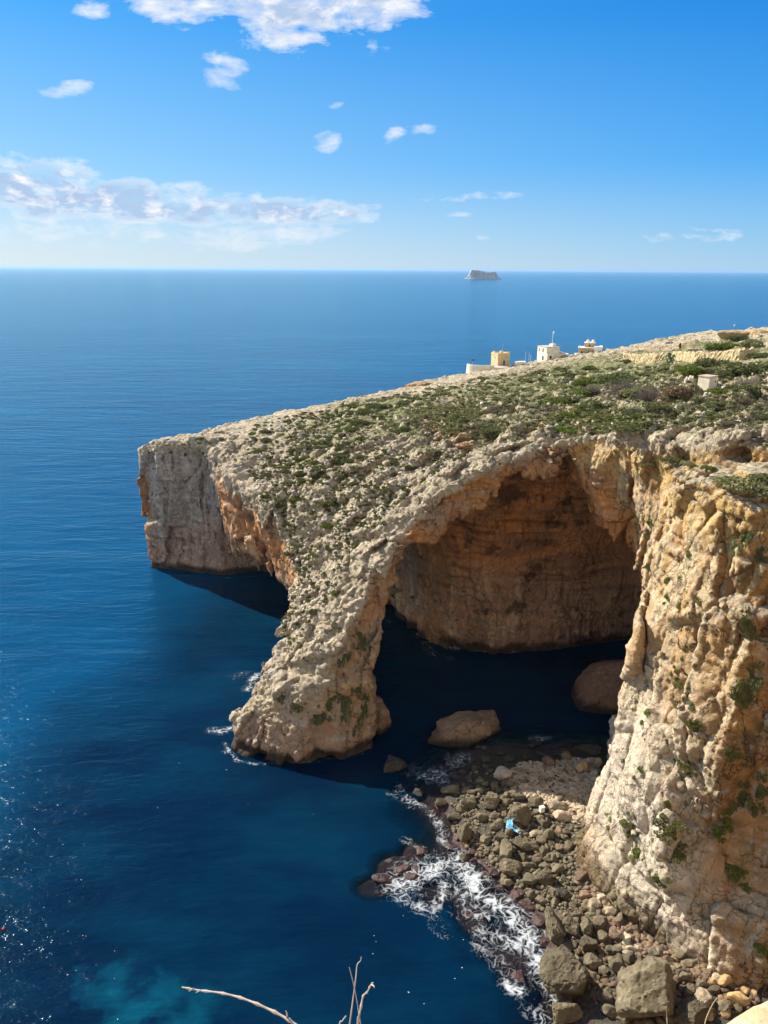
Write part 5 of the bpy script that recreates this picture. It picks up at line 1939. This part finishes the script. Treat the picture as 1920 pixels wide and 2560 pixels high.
def stone_wall(pts, h, thick, mat, label, seed):
    """dry stone wall following the ground through photo points"""
    P = []
    for px, py in pts:
        loc, _ = hit(px, py)
        if loc is None:
            loc = PY(px, py, 255)
        P.append(loc)
    P = np.array(P)
    seg = np.linalg.norm(np.diff(P, axis=0), axis=1)
    cum = np.concatenate([[0], np.cumsum(seg)])
    u = np.arange(0, cum[-1], .4)
    C = np.stack([np.interp(u, cum, P[:, k]) for k in range(3)], 1)
    tx, ty = np.gradient(C[:, 0]), np.gradient(C[:, 1])
    l = np.hypot(tx, ty) + 1e-6
    nx, ny = -ty / l, tx / l
    rg = np.random.default_rng(seed)
    V, F = [], []
    prof = [(-.5, -1.5), (-.5, .0), (-.47, .3), (-.44, .6), (-.4, .85), (-.2, 1.0), (.2, 1.0), (.4, .8), (.5, 0), (.5, -1.5)]
    hh = h * (0.85 + 0.25 * rg.random(len(u)))
    for i in range(len(u)):
        for a, z in prof:
            j = rg.normal(size=3) * .07
            V.append((C[i, 0] + nx[i] * a * thick + j[0], C[i, 1] + ny[i] * a * thick + j[1], C[i, 2] + (z if z < 0 else z * hh[i]) + j[2]))
    k = len(prof)
    for i in range(len(u) - 1):
        for j in range(k - 1):
            F.append((i * k + j, (i + 1) * k + j, (i + 1) * k + j + 1, i * k + j + 1))
    o = MB().add(V, F).build('dry_stone_wall', mat)
    tag(o, label, 'stone wall')


M_DSW = flat_mat('ochre_dry_stone', (.52, .41, .23), .9, .5, 2.2, .15)
M_DSD = flat_mat('brown_dry_stone', (.34, .27, .19), .9, .4, 2.2, .1)
stone_wall([(1560, 903), (1600, 906), (1640, 904), (1680, 902), (1740, 903), (1800, 901), (1850, 897), (1885, 893)], 2.2, .9, M_DSW, 'long ochre dry stone terrace wall below the skyline bushes', 1)
stone_wall([(1618, 876), (1660, 875), (1700, 871)], 1.5, .7, M_DSD, 'brown stone enclosure wall on the skyline under the lone pole', 2)
stone_wall([(1715, 884), (1760, 878)], 1.0, .6, M_DSD, 'short dark stone wall above the long ochre one', 3)


def build_cactus():
    loc, _ = hit(1675, 905)
    t = empty('prickly_pear', tuple(loc), 0, 'grey green prickly pear cactus in front of the ochre terrace wall', 'cactus')
    V0, F0 = ICO[2]
    pad0 = MB().add(V0 * np.array([.30, .07, .42]), F0.tolist()).build('pad', M_CACT, t, True)
    rg = np.random.default_rng(4)
    for k in range(52):
        c = np.array([rg.normal() * 1.1, rg.normal() * .6, abs(rg.normal()) * .9 + .3])
        pd = pad0 if k == 0 else pad0.copy()
        if k:
            COL.objects.link(pd)
            pd.parent = t
        pd.location = tuple(c)
        pd.rotation_euler = (rg.uniform(-.7, .7), rg.uniform(-.7, .7), rg.uniform(0, 3.1))
    MB().tube([(0, 0, -.5), (.1, 0, .8)], [.2, .15]).tube([(-.5, 0, -.5), (-.8, .1, .8)], [.15, .1]).build('trunk', M_TAN, t)


build_cactus()


def outcrop(px, py, wpx, hpx, y, seed, label, tint=(.58, .43, .24)):
    V, F = rock_shape(seed, 5, 12, .08, (1, 1, 1), .04)
    p = PY(px, py, y)
    k = y / 1920 * 1.02
    V = V * np.array([wpx * k / 2, wpx * k * .35, hpx * k])
    P = V.astype(np.float32)
    V = V + V / (np.linalg.norm(V, axis=1, keepdims=True)) * (0.5 * fbm(P / 1.8, 4, ridge=True) + .3 * fbm(P / np.array([4, 4, .8]), 3))[:, None]
    col = np.tile(np.array([tint]), (len(V), 1)) * (1 + .2 * fbm(P / 2, 3))[:, None]
    o = mesh_np('outcrop', V, F, LAND_MAT, attrs={'tint': col, 'veg': np.zeros(len(V))})
    o.location = tuple(p)
    tag(o, label, 'rock')


outcrop(1740, 868, 90, 18, 246, 61, 'broad ochre limestone outcrop on the skyline right of the stone enclosure')
outcrop(1835, 842, 90, 14, 232, 62, 'ochre outcrop on the skyline above the olive bush')
outcrop(1905, 840, 50, 14, 224, 63, 'ochre rock at the right frame edge of the skyline')
outcrop(1290, 940, 120, 8, 262, 64, 'low ochre ledge below the tower', (.56, .44, .28))
outcrop(1050, 965, 110, 12, 238, 65, 'ochre broken ledge along the far rim left of the tower', (.56, .40, .22))
outcrop(925, 1000, 80, 10, 222, 66, 'reddish ledge at the far rim above the gully', (.45, .28, .16))
outcrop(660, 1062, 30, 8, 188, 67, 'small orange step in the rim of the headland', (.52, .34, .2))


# ------------------------------------------------------------------ island and boats
def build_island():
    y0 = 6200.0
    k = y0 / 1920
    base = PZ(1210, 697.5, 0)
    k = base[1] / 1920 * 1.0
    xs = np.linspace(-48, 46, 190)
    V, F = [], []
    prof = [(-48, 0), (-44, 2), (-38, 5), (-33, 17), (-31, 21), (-14, 19.5), (0, 17), (10, 16), (24, 17), (27, 15), (30, 9), (34, 4.5), (40, 2.2), (46, 0)]
    H = np.interp(xs, [p[0] for p in prof], [p[1] for p in prof])
    dep = 16 * np.sqrt(np.clip(1 - (xs / 49) ** 2, 0, 1)) + 1
    lev = [(1.25, 0), (1.1, .12), (.98, .3), (.82, .42), (.78, .7), (.76, .94), (.7, 1.0), (0, 1.03), (-.7, 1.0), (-1.0, .3), (-1.2, 0)]
    for i, x in enumerate(xs):
        for a, z in lev:
            V.append((x * k, -a * dep[i] * k, z * H[i] * k * 1.02 - 2))
    V = np.array(V)
    P = V.astype(np.float32)
    V[:, 1] += 14 * fbm(P / 45, 4, ridge=True)
    V[:, 2] = np.maximum(V[:, 2] + 2.5 * fbm(P / 30, 3) * (V[:, 2] > 4), -2)
    n = len(lev)
    idx = np.arange(len(V)).reshape(len(xs), n)
    F = np.stack([idx[:-1, :-1].ravel(), idx[1:, :-1].ravel(), idx[1:, 1:].ravel(), idx[:-1, 1:].ravel()], 1)
    m, g = new_mat('hazed_island_rock')
    tc = g.n('ShaderNodeTexCoord').outputs['Object']
    nn = g.noise(g.scaled(tc, (1, 1, .4)), .04, 6, .7)
    p = g.n('ShaderNodeBsdfPrincipled', Base_Color=g.ramp(nn, [(.35, (.20, .215, .235)), (.5, (.30, .30, .30)), (.65, (.44, .40, .36))]), Roughness=.95)  # bluish grey tones put some of the haze into the rock colour
    out = g.n('ShaderNodeOutputMaterial')
    g.t.links.new(p.outputs[0], out.inputs[0])
    o = mesh_np('rocky_island', V, F, m)
    o.location = (base[0], base[1], 0)
    tag(o, 'small flat topped cliffed island far out on the horizon', 'island')


build_island()


def build_boat():
    p = PZ(1836, 815, 0)
    t = empty('small_boat', tuple(p), R(70), 'tiny white fishing boat far out beyond the right skyline', 'boat')
    L, Wd = 3.2, 1.1
    V, F = [], []
    st = [(-1, .8), (-.6, 1), (0, 1), (.5, .85), (.8, .5), (1, .05)]
    for x, w in st:
        for a, z in ((-1, 1.0), (-.8, .4), (0, 0), (.8, .4), (1, 1.0)):
            V.append((x * L, a * w * Wd, z - .35 + .25 * x * x))
    for i in range(len(st) - 1):
        for j in range(4):
            F.append((i * 5 + j, (i + 1) * 5 + j, (i + 1) * 5 + j + 1, i * 5 + j + 1))
    F.append((0, 1, 2, 3, 4))
    F += [(i * 5, (i + 1) * 5, (i + 1) * 5 + 4, i * 5 + 4) for i in range(len(st) - 1)]
    MB().add(V, F).build('hull', M_WHT, t)
    MB().box(-1.6, .3, -.7, .7, .5, 1.9).build('cabin', M_CRM, t)


build_boat()


def build_float():
    p = PZ(9, 2323, 0)
    t = empty('float', tuple(p), .4, 'small red and white float on the sea at the left edge', 'buoy')
    V, F = ICO[3]
    MB().add(V * np.array([.16, .16, .14]) + np.array([0, 0, .06]), F.tolist()).build('body', M_RED, t, True)
    MB().tube([(0, 0, .15), (.08, 0, .42)], [.05, .03]).build('top', M_WHT, t)


build_float()


# ------------------------------------------------------------------ blue sheet, pole and box on the beach
def build_tarp():
    cells = []
    outline = [(922, 610), (958, 603), (960, 650), (985, 655), (1012, 664), (1008, 683), (970, 672), (935, 665), (912, 655)]
    W = []
    for dx, dy in outline:
        q, gz = at_ground(*A(dx, dy))
        W.append((q[0], q[1]))
    W = np.array(W)
    c = W.mean(axis=0)
    xs = np.arange(W[:, 0].min() - .1, W[:, 0].max() + .1, .09)
    ys = np.arange(W[:, 1].min() - .1, W[:, 1].max() + .1, .09)
    X, Y, F = grid_mesh(xs, ys)
    ins = poly_sdf(W, X, Y).ravel() < 0.02
    P = np.stack([X.ravel() / .8, Y.ravel() / .8, np.zeros(X.size)], 1)
    Z = 1.75 + .22 * fbm(P, 3) + .10 * fbm(P * 2.4, 2, ridge=True) + 0.25 * (Y.ravel() - c[1])
    F = F[ins[F].all(axis=1)]
    V = np.stack([X.ravel(), Y.ravel(), Z], 1)
    used = np.unique(F)
    mp = np.zeros(len(V), int)
    mp[used] = np.arange(len(used))
    top = V[used]
    F = mp[F]
    n = len(top)
    V2 = np.concatenate([top, top - np.array([0, 0, .02])])
    o = mesh_np('plastic_sheet', V2, [F, (F + n)[:, ::-1]], M_BLUE)
    tag(o, 'crumpled light blue plastic sheet lying over boulders on the shore', 'plastic sheet')
    q, gz = at_ground(*A(1140, 545))
    t = empty('white_box', (q[0], q[1], gz + .7), .4, 'small white box among boulders under the dark driftwood pole', 'box')
    MB().box(-.28, .28, -.2, .2, -.25, .42).build('body', M_WHT, t)
    MB().box(-.31, .31, -.23, .23, .42, .48).build('lid', M_WHT, t)
    a, g1 = at_ground(*A(1132, 520))
    b, g2 = at_ground(*A(1215, 530))
    o = MB().tube([(a[0], a[1], 2.0), (b[0], b[1], 2.15)], [.09, .07]).build('driftwood_pole', M_DRK)
    tag(o, 'dark straight driftwood pole across boulders beside the pebble slope', 'pole')


build_tarp()


# ------------------------------------------------------------------ foam
def foam_mat():
    m, g = new_mat('foam')
    geo = g.n('ShaderNodeNewGeometry').outputs['Position']
    d = g.n('ShaderNodeAttribute', dict(attribute_name='dens')).outputs['Fac']
    n = g.noise(geo, 7.0, 5, 0.7)
    a = g.maprange(g.math('ADD', d, g.math('MULTIPLY', g.math('SUBTRACT', n, 0.5), 0.7)), -0.34, 0.72, 0.0, 0.9)
    p = g.n('ShaderNodeBsdfDiffuse', Color=(.50, .54, .57, 1))
    t = g.n('ShaderNodeBsdfTransparent')
    ms = g.n('ShaderNodeMixShader', i0=a, i1=t.outputs[0], i2=p.outputs[0])
    out = g.n('ShaderNodeOutputMaterial')
    g.t.links.new(ms.outputs[0], out.inputs[0])
    return m


FOAMS = [  # photo polylines, half width px, strength
    ([(1000, 2215), (1045, 2185), (1100, 2170), (1150, 2160), (1185, 2200)], 34, .95), ([(1150, 2165), (1190, 2225), (1235, 2255), (1285, 2300), (1320, 2350), (1350, 2400)], 32, 1.0),
    ([(1000, 2230), (1020, 2260), (1075, 2275), (1105, 2245), (1110, 2210)], 14, .8), ([(1075, 2280), (1085, 2310), (1110, 2330)], 16, .35), ([(1210, 2330), (1260, 2345), (1300, 2370)], 22, .8),
    ([(1200, 2370), (1240, 2405), (1270, 2440), (1285, 2475)], 18, .55), ([(1262, 2455), (1280, 2475), (1300, 2480)], 14, 1.0), ([(1340, 2440), (1370, 2480), (1385, 2500)], 18, .75), ([(1320, 2520), (1345, 2540), (1370, 2560)], 18, .6),
    ([(1435, 2520), (1480, 2530), (1500, 2560)], 16, .95), ([(1150, 2140), (1110, 2110), (1105, 2080), (1090, 2050)], 10, .6), ([(1085, 2050), (1060, 2015), (1020, 2005)], 10, .55),
    ([(1150, 1895), (1130, 1925), (1110, 1950), (1050, 1935)], 26, .6), ([(1000, 1960), (985, 1990), (1030, 2010)], 14, .3), ([(1330, 1848), (1370, 1845)], 8, .6), ([(1190, 1880), (1210, 1870)], 12, .5),
    ([(1040, 1585), (1080, 1595), (1110, 1615), (1140, 1620)], 12, .9), ([(1060, 1610), (1090, 1640), (1120, 1645)], 10, .5), ([(962, 1552), (980, 1556)], 5, .4), ([(640, 1688), (630, 1705), (620, 1722)], 9, .8), ([(590, 1690), (610, 1685)], 12, .3),
    ([(573, 1822), (550, 1830), (530, 1828)], 9, .85), ([(570, 1880), (552, 1884)], 6, .8), ([(1010, 2100), (1060, 2130), (1030, 2160)], 10, .3), ([(1120, 2200), (1180, 2270), (1240, 2300)], 36, .55),
    ([(1290, 2180), (1350, 2240), (1380, 2300)], 10, .35), ([(1310, 2270), (1350, 2310), (1362, 2340)], 12, .6), ([(650, 1912), (800, 1905), (905, 1885)], 3, .35), ([(425, 1438), (560, 1446), (700, 1436)], 2.5, .4), ([(560, 1860), (590, 1902), (640, 1912)], 4, .5)]


def build_foam():
    h = 0.062
    Vs, Fs, off = [], [], 0
    cellset = {}
    for pts, hw, st in FOAMS:
        W = np.array([PZ(px, py)[:2] for px, py in pts])
        px, py = pts[len(pts) // 2]
        r = max(hw * abs(PZ(px, py)[1]) / 1920 * 1.35, .25)
        x0, y0 = np.floor((W.min(axis=0) - r * 2.2) / h) * h
        x1, y1 = W.max(axis=0) + r * 2.2
        xi = np.arange(round(x0 / h), int(x1 / h) + 1)
        yi = np.arange(round(y0 / h), int(y1 / h) + 1)
        X, Y = np.meshgrid(xi * h, yi * h, indexing='ij')
        d = np.full(X.shape, 1e9)
        for a, b in zip(W[:-1], W[1:]):
            e = b - a
            t = np.clip(((X - a[0]) * e[0] + (Y - a[1]) * e[1]) / (e @ e), 0, 1)
            d = np.minimum(d, np.hypot(X - a[0] - t * e[0], Y - a[1] - t * e[1]))
        m = st * np.exp(-(d / r) ** 2 * .9)
        P = np.stack([X.ravel(), Y.ravel(), np.zeros(X.size)], 1).astype(np.float32)
        wp = P + 0.55 * np.stack([gnoise(P / .9), gnoise(P / .9 + 50), 0 * P[:, 0]], 1)
        lace = np.maximum(1 - 2.4 * np.abs(gnoise(wp / .8)), 1 - 2.6 * np.abs(gnoise(wp / .38 + 20)) - .12)
        patch = fbm(P / 2.2 + 5, 3)
        val = m.ravel() * 1.08 + patch * .85 + (lace - .75) * 1.9 - .72
        val = np.where(m.ravel() > .05, val, -1)
        on = val > -.36
        vv = val.reshape(X.shape)
        I, J = np.nonzero(on.reshape(X.shape))
        for i, j in zip(xi[I], yi[J]):
            cellset[(i, j)] = max(cellset.get((i, j), -1), vv[i - xi[0], j - yi[0]])
    C = np.array(list(cellset.keys()))
    cval = np.array(list(cellset.values()))
    key = lambda a, b: a.astype(np.int64) * 100000 + b + 50000
    corners = np.concatenate([key(C[:, 0] + a, C[:, 1] + b) for a, b in ((0, 0), (1, 0), (1, 1), (0, 1))])
    uk, inv = np.unique(corners, return_inverse=True)
    n = len(C)
    F = np.stack([inv[:n], inv[n:2 * n], inv[2 * n:3 * n], inv[3 * n:]], 1)
    dsum = np.bincount(inv, weights=np.tile(cval, 4))
    dens = dsum / 4.0 - .04 * (4 - np.bincount(inv))
    gx = np.floor((uk) / 100000.0)
    gy = uk - gx * 100000 - 50000
    V = np.stack([gx * h, gy * h, np.zeros(len(uk))], 1)
    P = V.astype(np.float32)
    V[:, :2] += RNG.normal(size=(len(V), 2)) * .016
    V[:, 2] = 0.05 + .05 * np.abs(gnoise(P / .4))
    o = mesh_np('sea_foam', V, F, foam_mat(), attrs={'dens': dens})
    tag(o, 'white lacy foam where waves break along the shore', 'foam', kind='stuff')
    # loose flecks on open water
    rg = np.random.default_rng(8)
    V, F = [], []
    for (px, py) in [(443, 1918), (448, 1908), (566, 1925), (620, 2010), (44, 2174), (47, 2326), (110, 2270), (207, 2340), (215, 2341), (190, 2427), (286, 2447), (24, 2406), (168, 2438), (935, 2340), (940, 2355), (932, 2385), (1008, 2290), (1020, 2480), (1137, 2447), (1155, 2420),
                     (1158, 2350), (1060, 2510), (1022, 2482)] + [(rg.uniform(0, 900), rg.uniform(1700, 2560)) for _ in range(4)]:
        c = PZ(px, py)
        s_ = rg.uniform(.02, .045)
        o_ = len(V)
        for a in range(6):
            t = a * math.pi / 3 + rg.uniform(-.2, .2)
            V.append((c[0] + math.cos(t) * s_ * rg.uniform(.7, 1.6), c[1] + math.sin(t) * s_ * rg.uniform(.7, 1.6), .05))
        F.append(tuple(range(o_, o_ + 6)))
    o = MB().add(V, F).build('foam_flecks', M_WHT)
    tag(o, 'scattered tiny white flecks floating on the open water', 'foam', kind='stuff')


build_foam()


# ------------------------------------------------------------------ ledge, twigs and grass right below the camera
def build_ledge():
    X, Y, F = grid_mesh(np.arange(-3.5, 4.0, .045), np.arange(-3.0, 2.6, .045))
    P = np.stack([X.ravel(), Y.ravel(), np.zeros(X.size)], 1).astype(np.float32)
    n = fbm(P / .9, 4).reshape(X.shape)
    edge = np.interp(X, [-3.5, -1.5, 0, .55, .74, .86, 1.02, 1.3, 1.8, 4], [.7, 1.1, 1.25, 1.25, 1.29, 1.43, 1.52, 1.62, 1.7, 1.2]) + .06 * n
    d = Y - edge
    Z = 63.18 + .10 * n + .05 * fbm(P / .22, 3).reshape(X.shape) + .05 * sstep(.5, 1.2, X) - 2.9 * sstep(-.05, 1.0, d) - .5 * np.clip(d, 0, 9)
    Y2 = Y - .75 * sstep(0, 1.0, d)
    V = np.stack([X.ravel(), Y2.ravel(), Z.ravel()], 1)
    tint = np.tile(np.array([[.62, .47, .30]]), (len(V), 1)) * (1 + .12 * n.ravel())[:, None]
    m, g = new_mat('ledge_limestone')
    tc = g.n('ShaderNodeTexCoord').outputs['Object']
    n1 = g.noise(tc, 6, 7, .65)
    n2 = g.noise(tc, 40, 6, .7)
    c = g.mix(g.maprange(n1, .38, .62), (.44, .29, .15, 1), (.60, .46, .30, 1))
    c = g.mix(g.maprange(n2, .52, .66, 0, .75), c, (.22, .15, .09, 1))
    b = g.n('ShaderNodeBump', Strength=.7, Distance=.02, Height=n1)
    b2 = g.n('ShaderNodeBump', Strength=.6, Distance=.006, Height=n2, Normal=b.outputs[0])
    p = g.n('ShaderNodeBsdfPrincipled', Base_Color=c, Roughness=.92, Normal=b2.outputs[0])
    out = g.n('ShaderNodeOutputMaterial')
    g.t.links.new(p.outputs[0], out.inputs[0])
    o = mesh_np('ledge', V, F, m)
    tag(o, kind='structure')


build_ledge()


def at_t(px, py, t):
    return Vector((0, 0, CAM_H)) + Vector(raydir(px, py)) * t


def twig(pts, r0, r1, label, knots=True, mat=None, name='dry_twig', cat='twig', knot_at=None, spurs=()):
    """pts: (px, py, distance); r in metres tip -> base"""
    C = [at_t(*p) for p in pts]
    # catmull style resample
    fine = []
    for i in range(len(C) - 1):
        p0, p1, p2, p3 = C[max(i - 1, 0)], C[i], C[i + 1], C[min(i + 2, len(C) - 1)]
        for k in range(7):
            t = k / 7
            fine.append(0.5 * ((2 * p1) + (p2 - p0) * t + (2 * p0 - 5 * p1 + 4 * p2 - p3) * t * t + (3 * p1 - p0 - 3 * p2 + p3) * t ** 3))
    fine.append(C[-1])
    root = fine[-1]
    n = len(fine)
    rad = []
    for i in range(n):
        r = (r0 + (r1 - r0) * i / (n - 1)) * 0.72
        if knots and i % 6 == 3:
            r *= 1.75
        elif knots and i % 6 in (2, 4):
            r *= 1.2
        rad.append(r)
    t = empty(name, tuple(root), 0, label, cat)
    MB().tube([p - root for p in fine], rad, 8).build('stem', mat or M_TWIG, t, True)
    for (sx0, sy0, sx1, sy1, tt, r) in spurs:
        a, b = at_t(sx0, sy0, tt) - root, at_t(sx1, sy1, tt * .99) - root
        mid = (a + b) / 2 + Vector((0.002, 0, .002))
        MB().tube([a, mid, b], [r, r * .8, r * .4], 7).build('side_shoot', mat or M_TWIG, t, True)
    return t


twig([(455, 2468, 1.75), (500, 2476, 1.74), (550, 2482, 1.72), (600, 2494, 1.70), (650, 2513, 1.68), (700, 2537, 1.66), (740, 2562, 1.64), (800, 2605, 1.62), (860, 2680, 1.65), (900, 2800, 1.7), (930, 2980, 1.75)], .0019, .0050,
     'long bare knobbly twig arching in from the bottom left of centre', spurs=[(716, 2548, 715, 2527, 1.655, .0022), (484, 2472, 472, 2478, 1.745, .002), (500, 2476, 490, 2482, 1.74, .002)])
twig([(903, 2392, 1.72), (901, 2402, 1.72), (893, 2412, 1.72), (890, 2440, 1.71), (885, 2480, 1.70), (877, 2540, 1.69), (868, 2610, 1.68), (862, 2720, 1.7), (870, 2980, 1.75)], .0012, .0030, 'tall straight dry twig with a hooked tip, highest of the upright ones', False)
twig([(873, 2418, 1.70), (879, 2440, 1.70), (888, 2480, 1.70), (895, 2520, 1.69), (902, 2570, 1.68), (910, 2700, 1.7), (915, 2980, 1.75)], .0011, .0022, 'thin dry stem crossing behind the hooked twig', False)
twig([(933, 2456, 1.66), (926, 2464, 1.66), (918, 2480, 1.66), (908, 2490, 1.66), (902, 2520, 1.65), (894, 2560, 1.65), (886, 2640, 1.66), (885, 2980, 1.72)], .0016, .0034, 'upright pale twig with a knotted forked tip, right of the others', True,
     spurs=[(928, 2462, 936, 2470, 1.66, .0016)])
twig([(865, 2540, 1.66), (856, 2552, 1.66), (848, 2570, 1.66), (845, 2700, 1.7), (855, 2980, 1.75)], .0018, .0026, 'short twig tip just showing at the bottom edge', False)
twig([(1793, 2494, 1.9), (1782, 2510, 1.9), (1771, 2532, 1.88), (1763, 2556, 1.87), (1757, 2600, 1.87), (1755, 2700, 1.9), (1757, 2860, 1.95)], .0009, .0018, 'thin curved grass stalk at the bottom right by the foreground ledge', False, M_DRY, 'grass_stalk', 'grass')
twig([(1666, 2524, 1.9), (1667, 2545, 1.9), (1668, 2570, 1.88), (1670, 2700, 1.9), (1674, 2860, 1.95)], .0006, .0012, 'very thin straight grass stalk left of the curved one', False, M_DRY, 'grass_stalk', 'grass')


# ------------------------------------------------------------------ loose rock on the slopes
def build_loose():
    for nm, poly, n, r0, r1, nz, lab in (('loose_rock', SLOPE, 1500, 3.0, 9.0, .2, 'loose angular pale rocks strewn over the arch slope'), ('loose_rock', PLAT, 900, 3.0, 9.0, .4, 'scattered pale stones on the plateau')):
        q = sample_poly(poly, n, int(r1))
        pts, rad = [], []
        rg = np.random.default_rng(n)
        for px, py in q:
            loc, nor = hit(px, py)
            if loc is None or nor[2] < nz:
                continue
            t = np.linalg.norm(loc - np.array([0, 0, CAM_H]))
            pts.append(loc)
            rad.append((r0 + (r1 - r0) * rg.random() ** 3) * t / 1920 / 2 * 1.3)
        o = scatter_mesh(nm, pts, rad, M_LOOSE, 2, .8, n % 97)
        tag(o, lab, 'stones', kind='stuff')


M_LOOSE = flat_mat('pale_loose_rock', (.47, .42, .33), .9, .3, 1.2, .1)
build_loose()


# ------------------------------------------------------------------ sea air
def build_haze():
    m = bpy.data.materials.new('haze')
    m.use_nodes = True
    g = NT(m.node_tree)
    v = g.n('ShaderNodeVolumePrincipled', Color=(.36, .60, .90, 1), Density=3.0e-5, Anisotropy=0.2)
    out = g.n('ShaderNodeOutputMaterial')
    g.t.links.new(v.outputs[0], out.inputs['Volume'])
    o = MB().box(-95000, 95000, -95000, 95000, -26, 82).build('haze', m)
    tag(o, 'thin bluish sea haze over the water', 'haze', kind='stuff')


build_haze()
